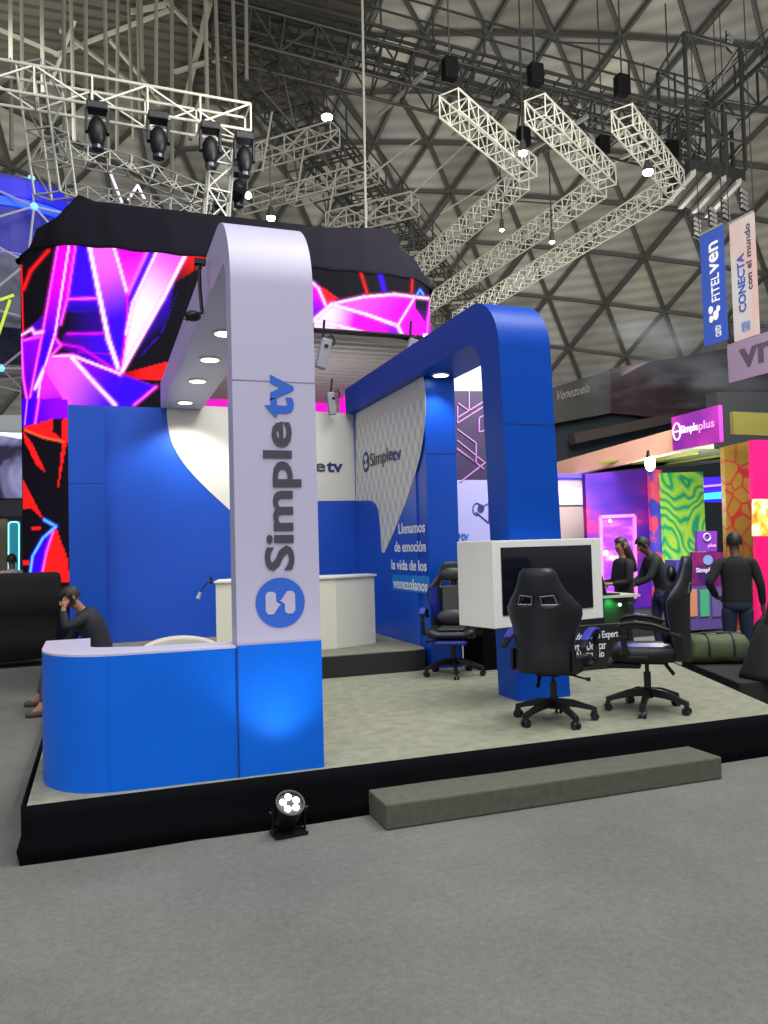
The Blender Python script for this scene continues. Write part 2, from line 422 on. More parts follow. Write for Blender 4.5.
shift(MB().box((.792, 4.944, (SZ+CT)/2), (.005, .012, CT-SZ-.002)), oc).build('panel_joint', M_SEAM, cn)

# tub chair behind the counter
tb = thing('tub_chair', 'rounded cream chair behind the blue reception counter', 'chair', (.56, 5.98, SZ))
rings = []
for i in range(25):
    t = math.radians(200+ -220*i/24); cx, cy = .33*math.cos(t), .27*math.sin(t); k = math.sin(math.pi*i/24)
    rings.append([Vector((cx*s_, cy*s_, z)) for s_, z in ((1.0, .30), (1.03, .50), (1.05, .55+.185*k), (.99, .565+.185*k), (.92, .55+.17*k), (.9, .30))])
MB().loft(rings).build('backrest', mat('cream_shell', (176, 170, 158), .5), tb, smooth=True)
MB().prism(arc(0, 0, .27, 0, 350, 24), .36, .44).build('seat', mat('cream_shell', (0, 0, 0)), tb, bevel=.02)
for sx in (-1, 1):
    for sy in (-1, 1): MB().bar((sx*.17, sy*.17, .36), (sx*.22, sy*.22, 0), .03, 8).build('leg', M_ALU, tb)

# ------------------------------------------------------------------ arch 2: blue portal
X2 = 3.43; LEAN = .025
A2 = thing('blue_portal', 'tall glossy blue rounded portal behind the wall mounted screen', 'arch', (3.69, 6.4, SZ)); o2 = Vector(A2.location)
prof2 = arch_profile(6.22, 10.84, 3.94, .5, .37, .35, .28, SZ)
shift(yz_solid([(y, z) for y, z in prof2], X2, X2+.52, LEAN, SZ), o2).build('portal_body', mat('deep_blue_laminate', (0, 66, 166), .4, spec=.2), A2)
shift(MB().box((X2+.26-LEAN*2.44, 6.219, 2.745), (.522, .003, .006)), o2).build('panel_joint', M_SEAM, A2)
# pillar under the beam with its lamp
pr = thing('blue_pillar', 'narrow blue pillar lit from above at the near end of the right booth wall', 'pillar', (3.66, 8.4, SZ)); op = Vector(pr.location)
shift(MB().box((3.665, 8.40, (SZ+3.585)/2), (.375, .30, 3.585-SZ)), op).build('pillar_body', mat('pillar_blue', (4, 70, 176), .35), pr)
shift(MB().box((3.66, 8.249, 2.72), (.40, .003, .006)), op).build('panel_joint', M_SEAM, pr)
lp = thing('beam_downlight', 'round downlight under the blue beam shining on the narrow pillar', 'light', (3.60, 8.05, 3.585))
MB().loft([[Vector((.10*math.cos(t), .10*math.sin(t), dz)) for t in [2*math.pi*k/24 for k in range(24)]] for dz in (0, -.02)]).build('housing', mat('trim_white', (0, 0, 0)), lp)
MB().loft([[Vector((.08*math.cos(t), .08*math.sin(t), dz)) for t in [2*math.pi*k/24 for k in range(24)]] for dz in (-.02, -.024)]).build('diffuser', mat('cool_lamp', (190, 235, 255), emis=9), lp)
spot('pillar_beam', (3.60, 8.02, 3.55), (3.62, 8.35, 2.0), 60, 95, (.72, .92, 1), .8, .06)

# ------------------------------------------------------------------ booth walls
WT = 3.60; YB = 10.86
def wall(name, mb, m): return structure(mb.build(name, m))
wall('wall_back', MB().box((1.6, YB+.06, (SZ+WT)/2), (3.9, .12, WT-SZ)), M_BLUE2)
wall('wall_right', MB().box((3.52, 9.69, (SZ+WT)/2), (.12, 2.3, WT-SZ)), M_BLUE2)
wp = thing('end_pillar', 'blue end pillar of the back wall beside the tall screen', 'pillar', (-.08, 10.7, SZ)); 
MB().box((-.045, 0, (WT-.05-SZ)/2), (.43, .25, WT-.05-SZ)).build('pillar_body', mat('pillar_blue', (0, 0, 0)), wp)
MB().box((-.045, -.126, 2.26), (.43, .003, .006)).build('panel_joint', M_SEAM, wp)

def bez(p0, p1, p2, p3, n=14):
    return [tuple((1-t)**3*np.array(p0)+3*t*(1-t)**2*np.array(p1)+3*t*t*(1-t)*np.array(p2)+t**3*np.array(p3)) for t in [i/n for i in range(n+1)]]
def flat_shape(name, pts3, nrm, m, parent, depth=.004):
    n = Vector(nrm).normalized()*depth; mb = MB()
    mb.loft([[Vector(p) for p in pts3], [Vector(p)+n for p in pts3]]); return mb.build(name, m, parent)
# speech bubble graphic on the back wall (white)
gb = thing('back_wall_graphic', 'white speech bubble graphic with brand lettering on the blue back wall', 'wall graphic')
pxs = [(167, 404)] + bez((167, 404), (164, 452), (190, 474), (233, 513)) + [(262, 535), (280, 548), (291, 520), (300, 503), (319, 501), (357.5, 500.5)] + [(357.5, 414)]
flat_shape('bubble', [at_y(x, y, YB-.002) for x, y in pxs], (0, -1, 0), M_WALLW, gb)
a = at_y(343.5, 473, YB); b = at_y(300, 461, YB)
def hlet_y(body, x0, x1, yb, yt, Yp, m, parent, bold=.02, org=Vector((0, 0, 0)), italic=0, name='lettering', slope=True):
    a = at_y(x0, yb, Yp); b = at_y(x1, yb, Yp); t = at_y((x0+x1)/2, yt, Yp)
    a2 = at_y((x0+x1)/2, yb, Yp)
    return lettering(body, Vector((a.x, Yp-.001, a2.z))-org, (1, 0, 0), (0, 0, 1), b.x-a.x, t.z-a2.z, m, parent, name, bold, italic=italic)
hlet_y('tv', 326.5, 343, 472.5, 461.5, YB-.007, M_NAVY, gb, .03)
hlet_y('Simple', 262, 325.5, 475.5, 459, YB-.007, M_LETG, gb, .02)
# graphic on the right wall: plane x = 3.46 facing -x ; reading direction is towards -y
XR = 3.459
gr = thing('right_wall_graphic', 'white patterned speech bubble with brand and slogan on the right booth wall', 'wall graphic')
pr_ = [(356.2, 413.5), (356.2, 501)] + bez((360, 501), (376, 499), (379, 500), (380.5, 530)) + [(382, 552), (384, 553)] + bez((385, 552), (402, 515), (415, 480), (421, 452)) + bez((422, 446), (427, 415), (427, 400), (423.5, 376))
mp = bpy.data.materials.new('diamond_vinyl'); mp.use_nodes = True; n = mp.node_tree.nodes; L = mp.node_tree.links
tc = n.new('ShaderNodeTexCoord'); sx = n.new('ShaderNodeSeparateXYZ'); L.new(tc.outputs['Object'], sx.inputs[0])
def mth(op, a, b=None):
    k = n.new('ShaderNodeMath'); k.operation = op
    for i, q in enumerate((a, b)):
        if q is None: continue
        if isinstance(q, (int, float)): k.inputs[i].default_value = q
        else: L.new(q, k.inputs[i])
    return k.outputs[0]
u1 = mth('ADD', mth('MULTIPLY', sx.outputs[1], 5.0), mth('MULTIPLY', sx.outputs[2], 3.2)); u2 = mth('SUBTRACT', mth('MULTIPLY', sx.outputs[1], 5.0), mth('MULTIPLY', sx.outputs[2], 3.2))
d1 = mth('PINGPONG', u1, .5); d2 = mth('PINGPONG', u2, .5); dd = mth('MULTIPLY', mth('ADD', d1, d2), 1.0)
cr = n.new('ShaderNodeValToRGB'); cr.color_ramp.elements[0].position = .15; cr.color_ramp.elements[1].position = .75
cr.color_ramp.elements[0].color = (.46, .45, .42, 1); cr.color_ramp.elements[1].color = (.66, .655, .63, 1)
L.new(dd, cr.inputs[0]); L.new(cr.outputs[0], n['Principled BSDF'].inputs['Base Color']); n['Principled BSDF'].inputs['Roughness'].default_value = .5
flat_shape('bubble', [at_x(x, y, XR) for x, y in pr_], (-1, 0, 0), mp, gr)
flat_shape('bubble_top_band', [at_x(x, y, XR-.0045) for x, y in ((357.5, 413.5), (357.5, 424), (424.5, 395), (423.5, 376.5))], (-1, 0, 0), M_WALLW, gr, .002)
def hlet_x(body, x0, x1, yb0, yt0, Xp, m, parent, bold=.015, italic=0, name='lettering', org=Vector((0, 0, 0)), x_mid=None):
    """px x0..x1; yb0/yt0 baseline and top px at x0 side"""
    a = at_x(x0, yb0, Xp); t = at_x(x0, yt0, Xp); b = at_x(x1, yb0, Xp)
    return lettering(body, Vector((Xp-.001, a.y, a.z))-org, (0, -1, 0), (0, 0, 1), a.y-b.y, t.z-a.z, m, parent, name, bold, italic=italic)
hlet_x('Simple', 370.5, 393.3, 471, 453.5, XR-.006, M_LETG, gr, .015)
hlet_x('tv', 392.8, 401.8, 462, 450.5, XR-.006, M_NAVY, gr, .02)
c = at_x(366, 462, XR-.006); c2 = at_x(366, 451.5, XR-.006); logo(c, (0, 0, -1), (0, -1, 0), (c2.z-c.z), M_NAVY, M_WALLW, gr)
hlet_x('Llenamos', 399, 425.5, 534, 523.5, XR-.003, M_PW, gr)
hlet_x('de emoción', 395, 426, 552, 541.5, XR-.003, M_PW, gr)
hlet_x('la vida de los', 392, 427, 569.5, 559.5, XR-.003, M_PW, gr)
flat_shape('highlight_band', [at_x(x, y, XR) for x, y in ((392, 574.5), (392, 590), (429.5, 594), (429.5, 576))], (-1, 0, 0), mat('cyan_band', (20, 120, 205), .5), gr, .002)
hlet_x('venezolanos', 394, 428, 588, 577.5, XR-.004, M_PW, gr)

# ------------------------------------------------------------------ white counter on the raised floor
wc = thing('white_counter', 'long white counter with angled end behind the white portal', 'counter')
pw = [(1.19, 8.777), (2.54, 8.777), (3.09, 9.03), (3.09, 9.35), (1.33, 9.35)]
MB().prism(pw, PZ, 1.34).build('counter_body', mat('desk_white', (208, 205, 190), .45), wc)
pw2 = [(1.17, 8.757), (2.545, 8.757), (3.12, 9.015), (3.12, 9.37), (1.31, 9.37)]
MB().prism(pw2, 1.34, 1.36).build('counter_top', mat('desk_white2', (214, 212, 205), .4), wc)
for px in (1.55, 2.1):
    MB().box((px, 8.776, .95), (.006, .004, .78)).build('panel_joint', mat('joint_grey', (0, 0, 0)), wc)
gl = thing('gooseneck_lamp', 'small black gooseneck arm clipped to left end of white counter', 'lamp')
P = [at_y(216, 582.5, 8.8), at_y(211, 581.5, 8.8), at_y(207, 583, 8.8), at_y(203, 588, 8.8), at_y(200.5, 592, 8.8)]
MB().tube(P, .018, 6).build('arm', M_PBLK, gl)
MB().bar(P[-1], P[-1]+Vector((-.03, 0, -.07)), .03, 8, .05).build('lamp_head', M_ALU, gl)
MB().bar(at_y(211, 584, 8.8), at_y(211, 577, 8.8), .025, 8).build('clamp', M_PBLK, gl)

# ------------------------------------------------------------------ screen cabinet on the blue portal
cab = thing('screen_cabinet', 'boxy white cabinet holding a large black flat screen on the blue portal', 'cabinet')
u = Vector((math.sin(math.radians(76.5)), math.cos(math.radians(76.5)), 0)); w_ = Vector((-u.y, u.x, 0))
A = Vector((3.075, 5.94, 0)); WC = 1.31
B = A+u*WC; Dl = A+w_*.47
z0, z1 = .985, 1.715
foot = [A, B, B+w_*.16]
foot = [(p.x, p.y) for p in foot]+[(3.96, 6.21), (3.385, 6.21), (3.385, Dl.y), (Dl.x, Dl.y)]
MB().prism(poly_ccw(foot), z0, z1).build('cabinet_body', mat('cabinet_white', (222, 222, 217), .4), cab, bevel=.006)
def onf(s, z, d=0): return A+u*s+w_*(-d)+Z*z
def face_box(s0, s1, za, zb, d0, d1): 
    mb = MB(); mb.loft([[onf(s0, za, d), onf(s1, za, d), onf(s1, zb, d), onf(s0, zb, d)] for d in (d0, d1)]); return mb
face_box(.09, 1.175, 1.088, 1.655, -.001, .006).build('screen_bezel', M_PBLK, cab)
face_box(.10, 1.165, 1.10, 1.645, .006, .008).build('screen_glass', mat('screen_glass', (14, 16, 26), .12, spec=.6), cab)

# ------------------------------------------------------------------ LED wall
def make_led():
    yF = 14.35; r = 1.2; xl, xr = -1.27, 6.64  # wall, soffit and drape scaled up about the camera, baked into their dimensions
    path = [(xl, 15.62)]
    path += [(xl, yF+r)] + [(xl+r-r*math.cos(a), yF+r-r*math.sin(a)) for a in [math.pi/2*i/10 for i in range(1, 11)]]
    path += [(xr-r+r*math.sin(a), yF+r-r*math.cos(a)) for a in [math.pi/2*i/10 for i in range(0, 11)]] + [(xr, 17.5)]
    # resample
    seg = [0]
    for a, b in zip(path, path[1:]): seg.append(seg[-1]+math.hypot(b[0]-a[0], b[1]-a[1]))
    ds = .027; ns = int(seg[-1]/ds); S = np.linspace(0, seg[-1], ns+1)
    PX = np.interp(S, seg, [p[0] for p in path]); PY = np.interp(S, seg, [p[1] for p in path])
    zt, zb = 6.98, 0.05; nz = int((zt-zb)/ds); ZZ = np.linspace(zb, zt, nz+1)
    V = np.zeros(((ns+1)*(nz+1), 3)); V[:, 0] = np.repeat(PX, nz+1); V[:, 1] = np.repeat(PY, nz+1); V[:, 2] = np.tile(ZZ, ns+1)
    i, j = np.meshgrid(np.arange(ns), np.arange(nz), indexing='ij'); i = i.ravel(); j = j.ravel()
    keep = ~((PX[i] > 1.8) & (ZZ[j] < 5.80)); i = i[keep]; j = j[keep]
    F = np.stack([i*(nz+1)+j, (i+1)*(nz+1)+j, (i+1)*(nz+1)+j+1, i*(nz+1)+j+1], 1)
    # picture on the LED tiles, traced in image pixels, with the vertices projected through the camera
    q = (V-OC)@CM.T; U_ = 384+FPX*q[:, 0]/q[:, 2]; V_ = 512+FPX*q[:, 1]/q[:, 2]
    col = np.tile(np.array([.004, .003, .006]), (len(V), 1))
    def inside(P):
        c = np.zeros(len(U_), bool); n = len(P)
        for k in range(n):
            x1, y1 = P[k]; x2, y2 = P[(k+1) % n]
            if y1 == y2: continue
            cond = ((y1 > V_) != (y2 > V_)) & (U_ < (x2-x1)*(V_-y1)/(y2-y1)+x1); c ^= cond
        return c
    C_ = dict(mag=(.85, 0, .75), vio=(.25, 0, .8), blu=(.035, 0, .8), wht=(1, .72, 1), pnk=(1, .12, .85), red=(.9, .01, .01), blk=(.004, .003, .006), dvi=(.06, 0, .22), cya=(.1, .5, 1))
    def g(v): return np.array(C_[v] if isinstance(v, str) else v)
    T = [lambda p: (10+p[0]/3.657, 230+p[1]/3.657), lambda p: (p[0]/3.84, 400+p[1]/3.84), lambda p: (300+p[0]/5.12, 230+p[1]/5.12)]
    def poly(t, P, c0, c1=None, pa=None, pb=None):
        P = [T[t](p) for p in P]; m = inside(P)
        if c1 is None: col[m] = g(c0); return
        a = np.array(T[t](pa)); b = np.array(T[t](pb)); d = b-a
        k = np.clip(((U_[m]-a[0])*d[0]+(V_[m]-a[1])*d[1])/(d@d), 0, 1)[:, None]
        k = k*k*(3-2*k)
        col[m] = g(c0)*(1-k)+g(c1)*k
    def line(t, P, c, w, glow=None):
        P = [np.array(T[t](p)) for p in P]
        for a, b in zip(P, P[1:]):
            d = b-a; k = np.clip(((U_-a[0])*d[0]+(V_-a[1])*d[1])/(d@d), 0, 1)
            dist = np.hypot(U_-a[0]-k*d[0], V_-a[1]-k*d[1])
            al = np.clip((w/2+.6-dist)/.9, 0, 1)[:, None]
            if glow is not None:
                gl = (np.clip(1-dist/(w/2+3.0), 0, 1)**1.5)[:, None]*.8
                col[:] = col*(1-gl)+g(glow)*gl
            col[:] = col*(1-al)+g(c)*al
    # left face
    poly(0, [(230, 55), (285, 45), (330, 260), (350, 390), (395, 510), (240, 450), (180, 330), (210, 250)], 'blu', 'blk', (240, 200), (230, 400))
    poly(0, [(205, 250), (320, 250), (332, 290), (200, 300)], 'blu', (.02, 0, .3), (0, 250), (0, 300))
    poly(0, [(190, 300), (335, 300), (350, 375), (165, 390)], (.02, 0, .25), 'blk', (330, 330), (190, 340))
    poly(0, [(190, 385), (350, 375), (400, 515), (200, 440)], 'blu', 'dvi', (360, 400), (200, 440))
    poly(0, [(285, 45), (378, 45), (430, 235), (430, 350), (403, 525), (350, 400)], 'pnk', 'blu', (330, 80), (415, 330))
    poly(0, [(375, 45), (515, 45), (430, 235)], 'mag', (.95, .05, .8), (430, 60), (430, 230))
    poly(0, [(510, 45), (550, 45), (445, 270), (430, 350), (430, 235)], 'blu')
    poly(0, [(648, 60), (612, 230), (560, 370), (405, 525), (470, 470), (540, 400), (600, 260), (635, 150)], (.03, 0, .35))
    poly(0, [(655, 60), (600, 200), (575, 330), (470, 470), (405, 525), (560, 250)], (.03, 0, .5), 'blk', (560, 250), (625, 320))
    poly(0, [(545, 45), (660, 55), (560, 250), (470, 420), (405, 525), (430, 350), (450, 265)], (.75, .1, .9), 'wht', (600, 100), (470, 260))
    poly(0, [(655, 60), (740, 65), (740, 110), (640, 170), (590, 200)], 'red', 'blk', (690, 70), (600, 210))
    poly(0, [(405, 527), (590, 478), (575, 550), (430, 542)], (.5, 0, 0), 'red', (420, 530), (520, 520))
    poly(0, [(175, 45), (240, 45), (212, 250), (185, 330), (150, 450), (100, 600), (80, 700), (58, 700), (75, 560), (120, 370)], 'mag', 'blu', (200, 120), (140, 420))
    poly(0, [(150, 460), (222, 448), (403, 525), (540, 573), (455, 645), (215, 645), (130, 505)], (.75, .1, .9), 'blu', (200, 500), (400, 600))
    poly(0, [(240, 470), (403, 525), (380, 640)], 'vio', 'blu', (240, 480), (400, 560))
    poly(0, [(42, 400), (112, 370), (118, 430), (75, 560), (60, 650), (42, 520)], 'vio', (.1, 0, .5), (90, 380), (60, 600))
    poly(0, [(60, 370), (120, 310), (112, 375), (80, 378)], (.05, 0, .45))
    poly(0, [(125, 505), (218, 640), (218, 700), (92, 700)], (.7, .02, .8), 'vio', (130, 560), (170, 680))
    poly(0, [(165, 400), (187, 425), (150, 465)], 'vio')
    line(0, [(42, 130), (48, 380)], 'red', 1.2); line(0, [(50, 215), (75, 150), (140, 75)], 'red', 2.6, (.5, 0, .02))
    line(0, [(175, 60), (120, 370), (75, 600), (62, 700)], 'pnk', 1.2, 'mag'); line(0, [(215, 60), (165, 380), (110, 560), (92, 700)], 'wht', 1.2, 'mag')
    line(0, [(240, 55), (210, 250), (185, 345)], 'pnk', 1.2, 'mag')
    line(0, [(210, 252), (320, 250)], 'pnk', 1.5, 'mag'); line(0, [(210, 380), (345, 378)], 'mag', 1.6, 'vio'); line(0, [(250, 445), (370, 455)], 'vio', 1.8, 'dvi')
    line(0, [(288, 45), (325, 230), (360, 400), (403, 525)], 'wht', 3.6, 'pnk'); line(0, [(375, 45), (430, 235)], 'wht', 2.2, 'pnk'); line(0, [(515, 50), (430, 235)], 'pnk', 2.0, 'pnk')
    line(0, [(430, 235), (428, 350), (403, 525)], 'mag', 1.6, 'vio'); line(0, [(655, 65), (560, 250), (405, 525)], 'wht', 3.2, 'pnk'); line(0, [(548, 55), (448, 268), (425, 380)], 'wht', 2.0, 'pnk')
    line(0, [(180, 415), (260, 430), (405, 525)], 'mag', 1.2, 'vio'); line(0, [(150, 462), (230, 460), (405, 527)], 'wht', 1.8, 'mag')
    line(0, [(225, 465), (300, 550), (385, 640)], 'wht', 3.0, 'pnk'); line(0, [(150, 465), (140, 505), (222, 635)], 'pnk', 1.4, 'mag')
    line(0, [(125, 505), (92, 580)], 'wht', 2.4, 'pnk'); line(0, [(125, 505), (215, 640)], 'pnk', 1.2, 'mag'); line(0, [(405, 527), (535, 573)], 'vio', .8); line(0, [(535, 573), (455, 640)], 'pnk', 1.6, 'mag')
    line(0, [(42, 385), (80, 362), (90, 378), (120, 372)], 'wht', 1.4, 'pnk'); line(0, [(42, 405), (110, 390)], 'pnk', 1.1, 'mag'); line(0, [(42, 400), (48, 540), (65, 640)], 'pnk', 1.4, 'mag')
    line(0, [(165, 395), (187, 422), (150, 460)], 'pnk', 1.2, 'mag')
    # lower left column
    poly(1, [(80, -5), (262, -5), (262, 72), (200, 72), (88, 104)], 'vio', 'blu', (220, 20), (110, 40)); line(1, [(150, -5), (135, 90)], 'pnk', 1.2, 'mag'); line(1, [(105, -5), (95, 95)], 'pnk', 1.0)
    poly(1, [(88, 104), (200, 74), (262, 70), (262, 160), (240, 163), (110, 125)], 'red'); poly(1, [(205, 74), (240, 72), (235, 150), (200, 120)], 'blk')
    poly(1, [(240, 150), (262, 75), (262, 130), (218, 370)], 'red'); line(1, [(95, 115), (170, 145), (245, 160)], (1, .12, .03), 1.6)
    poly(1, [(88, 120), (125, 170), (177, 280), (140, 250), (95, 160)], 'red'); poly(1, [(88, 305), (167, 458), (120, 415), (88, 420)], 'red'); poly(1, [(120, 485), (157, 487), (157, 498), (122, 499)], 'red')
    poly(1, [(215, 488), (262, 620), (266, 700), (210, 695), (160, 668), (185, 560)], 'red'); poly(1, [(190, 512), (213, 492), (160, 668), (116, 668), (128, 600)], 'blu')
    line(1, [(170, 460), (215, 485), (165, 530), (125, 600), (115, 670)], 'cya', 2.0, 'blu'); line(1, [(205, 505), (180, 580), (162, 668)], 'pnk', 1.4, 'red'); poly(1, [(84, 618), (112, 616), (112, 636), (84, 636)], 'red')
    # right band
    poly(2, [(60, 270), (100, 296), (135, 385), (80, 450), (60, 450)], 'mag', 'vio', (90, 300), (70, 420)); poly(2, [(88, 285), (125, 300), (195, 350), (150, 375), (130, 385)], 'red')
    poly(2, [(150, 378), (330, 338), (480, 330), (590, 342), (500, 492), (330, 430)], 'mag', (1, .1, .9), (500, 480), (250, 370))
    poly(2, [(160, 380), (330, 432), (500, 492), (520, 545), (330, 530), (200, 530), (70, 525), (70, 455), (130, 402)], 'wht', 'mag', (150, 430), (290, 460))
    poly(2, [(390, 470), (500, 495), (512, 535), (460, 530)], 'mag', 'vio', (400, 470), (490, 520)); poly(2, [(585, 345), (670, 355), (640, 470), (620, 440), (600, 410)], 'blk', 'dvi', (640, 380), (630, 460))
    poly(2, [(500, 492), (585, 348), (595, 405), (620, 440), (640, 470), (668, 365), (680, 545), (520, 535)], 'mag')
    line(2, [(165, 378), (330, 342), (480, 330), (672, 352)], 'wht', 2.2, 'pnk'); line(2, [(160, 380), (340, 432), (500, 490), (522, 535)], 'wht', 2.6, 'pnk'); line(2, [(70, 460), (160, 380)], 'wht', 2.6, 'pnk')
    line(2, [(70, 462), (200, 490), (330, 528)], 'wht', 2.8, 'pnk'); line(2, [(500, 490), (585, 350)], 'wht', 1.4, 'pnk'); line(2, [(66, 270), (95, 300), (133, 388)], 'wht', 1.6, 'pnk')
    line(2, [(668, 350), (650, 530)], 'pnk', 1.6, 'mag'); line(2, [(676, 300), (672, 560)], 'red', 1.6)
    line(2, [(297, 172), (345, 325)], 'red', 1.8, (.3, 0, 0)); line(2, [(453, 188), (478, 213)], 'red', 1.4, (.3, 0, 0)); line(2, [(577, 228), (572, 318)], 'red', 1.4, (.3, 0, 0)); line(2, [(115, 155), (108, 185)], 'red', 1.2, (.3, 0, 0))
    line(2, [(398, 182), (430, 305)], 'blu', 4.4, (.02, 0, .3)); line(2, [(600, 330), (615, 305), (632, 330)], 'cya', 1.2, 'blu')
    me = bpy.data.meshes.new('led_wall'); me.vertices.add(len(V)); me.vertices.foreach_set('co', V.ravel())
    me.loops.add(F.size); me.loops.foreach_set('vertex_index', F.ravel()); me.polygons.add(len(F)); me.polygons.foreach_set('loop_start', np.arange(0, F.size, 4)); me.update(calc_edges=True)
    a = me.attributes.new('picture', 'FLOAT_COLOR', 'POINT'); a.data.foreach_set('color', np.hstack([col, np.ones((len(col), 1))]).ravel())
    me.materials.append(attr_mat('led_picture', 'picture', emis=1.35, base=False, rough=.5))
    root = thing('led_wall', 'huge curved video wall glowing magenta violet blue and red behind the booth', 'video screen')
    o = bpy.data.objects.new('display', me); COL.objects.link(o); o.parent = root
    # housing
    inn = []
    for k, (x, y) in enumerate(path):
        a_ = path[max(0, k-1)]; b_ = path[min(len(path)-1, k+1)]; t = Vector((b_[0]-a_[0], b_[1]-a_[1])).normalized(); inn.append((x-t.y*.02, y+t.x*.02, x-t.y*.3, y+t.x*.3))
    def shell(idx, za, zb_):
        mb = MB(); rings = [[Vector((inn[k][0], inn[k][1], za)), Vector((inn[k][0], inn[k][1], zb_)), Vector((inn[k][2], inn[k][3], zb_)), Vector((inn[k][2], inn[k][3], za))] for k in idx]; return mb.loft(rings)
    MH = mat('led_housing', (20, 20, 24), .7)
    shell(range(len(path)), 5.80, 6.98).build('header_frame', MH, root)
    nl = 12
    mb = shell(range(nl), .02, 5.80); mb.box((.9, 14.55, 2.91), (1.78, .30, 5.78)); mb.build('tower_frame', MH, root)
    # inner faces seen under the ceiling: rear and right side
    for nm, bx in (('rear_display', ((4.2, 21.6, 5.0), (4.3, .1, 1.5))), ('side_display', ((6.50, 20.5, 5.3), (.08, 2.0, .9)))):
        MB().box(*bx).build(nm, mat('led_magenta', (225, 20, 190), emis=.9), root)
    for k in range(4):
        MB().box((6.42, 18.0+k*.95, 5.68-.07*k), (.2, .38, .2+.15*k)).build('corner_tile', mat('led_magenta', (0, 0, 0)), root)
    return path
LP = make_led()
# slatted soffit under the LED ring
cs = thing('slatted_soffit', 'grey ribbed ceiling panel spanning under the video wall ring', 'ceiling panel')
rb = MB()
pr_s = []
n = 19
for i in range(n):
    y0 = 14.6+i*.365
    pr_s += [(y0, 5.80), (y0+.25, 5.80), (y0+.28, 5.745), (y0+.335, 5.745)]
pr_s += [(14.6+n*.365, 5.80), (14.6+n*.365, 5.92), (14.6, 5.92)]
vs = [(1.85, y, z) for y, z in pr_s]+[(6.40, y, z) for y, z in pr_s]; m_ = len(pr_s)
rb.add(vs, [(i, (i+1) % m_, m_+(i+1) % m_, m_+i) for i in range(m_)])
rb.build('panel', mat('soffit_grey', (158, 154, 150), .6), cs)
area('soffit_glow', (4.2, 16.5, 3.9), 3, 60, (1, .92, 1), (4.2, 18, 6))
# black cloth over the top
def make_cloth():
    root = thing('black_drape', 'black cloth draped over the top of the curved video wall', 'drape')
    prof = []
    P = []
    for (a, b), (c, d) in zip(LP[0:], LP[1:]):
        L_ = math.hypot(c-a, d-b); n = max(1, int(L_/.09))
        for i in range(n): P.append((a+(c-a)*i/n, b+(d-b)*i/n))
    P.append(LP[-1]); vs = []; K = 12
    for i, (x, y) in enumerate(P):
        s_ = i/len(P)
        # top height along the wall
        pts = [(-1.3, 6.97), (-1.12, 6.98), (-1.0, 7.03), (-.94, 7.28), (-.6, 7.42), (-.4, 7.66), (-.25, 7.84), (.0, 7.74), (4.1, 7.74), (5.40, 7.86), (5.52, 7.8), (5.62, 7.45), (5.95, 7.35), (6.15, 7.15), (6.4, 7.05), (6.6, 7.0)]
        top = np.interp(x, [p[0] for p in pts], [p[1] for p in pts])
        a_ = P[max(0, i-1)]; b_ = P[min(len(P)-1, i+1)]; t = Vector((b_[0]-a_[0], b_[1]-a_[1])).normalized(); nx, ny = t.y, -t.x
        low = 6.94+.012*math.sin(i*.8)
        for k in range(K+1):
            q = k/K; fold = (.028*math.sin(i*.42+1.3*math.sin(i*.11))+.018*math.sin(i*.93))*(.3+.7*math.sin(math.pi*q))
            if x < .3 or x > 5.2: fold *= 1.3
            off = .03+abs(fold)
            vs.append((x+nx*off, y+ny*off, low+(top-low)*q))
        vs.append((x-nx*.5, y-ny*.5, top+.03)); vs.append((x-nx*1.2, y-ny*1.2, top-.25))
    R = K+3; fs = [(i*R+k, (i+1)*R+k, (i+1)*R+k+1, i*R+k+1) for i in range(len(P)-1) for k in range(R-1)]
    o = MB().add(vs, fs).build('cloth', mat('drape_black', (24, 22, 30), .95, spec=.1), root, smooth=True)
    s = o.modifiers.new('s', 'SOLIDIFY'); s.thickness = .01
make_cloth()
# black back tower inside the video wall ring so that it reads as a closed block

# ------------------------------------------------------------------ gaming chairs (local: faces +X, floor at z=0)
M_LEA = mat('black_leather', (17, 18, 23), .45, spec=.45)
M_LEA2 = mat('grey_leather', (52, 53, 52), .42)
M_LBLU = mat('blue_leather', (22, 32, 120), .4)
M_PIPE = mat('violet_piping', (54, 50, 92), .5)
M_RIM = mat('silver_rim', (120, 122, 130), .3, metal=.6)
def sec(v):
    """back shell at height fraction v: (half width, centre x, wing forward, thickness)"""
    T = [(0, .215, 0, .03, .10), (.12, .225, -.012, .05, .10), (.28, .225, -.03, .08, .09), (.42, .25, -.05, .11, .085), (.55, .285, -.07, .12, .08), (.62, .285, -.082, .11, .08), (.70, .24, -.098, .07, .08), (.78, .19, -.112, .035, .085), (.88, .155, -.13, .015, .085), (.96, .135, -.146, .005, .08), (1, .10, -.155, 0, .06)]
    for a, b in zip(T, T[1:]):
        if v <= b[0]:
            k = (v-a[0])/(b[0]-a[0]); return [a[i]+(b[i]-a[i])*k for i in range(1, 5)]
    return list(T[-1][1:])
BH, BZ = .78, .41
def back_pt(u, v, d):
    """u -1..1 across, v 0..1 up, d: 0 front face, 1 rear face"""
    hw, cx, wf, th = sec(v); x = cx*.38-.235+wf*abs(u)**2.5+(-th*d)*(1-.55*abs(u)**4)
    return Vector((x, u*hw, BZ+v*BH))
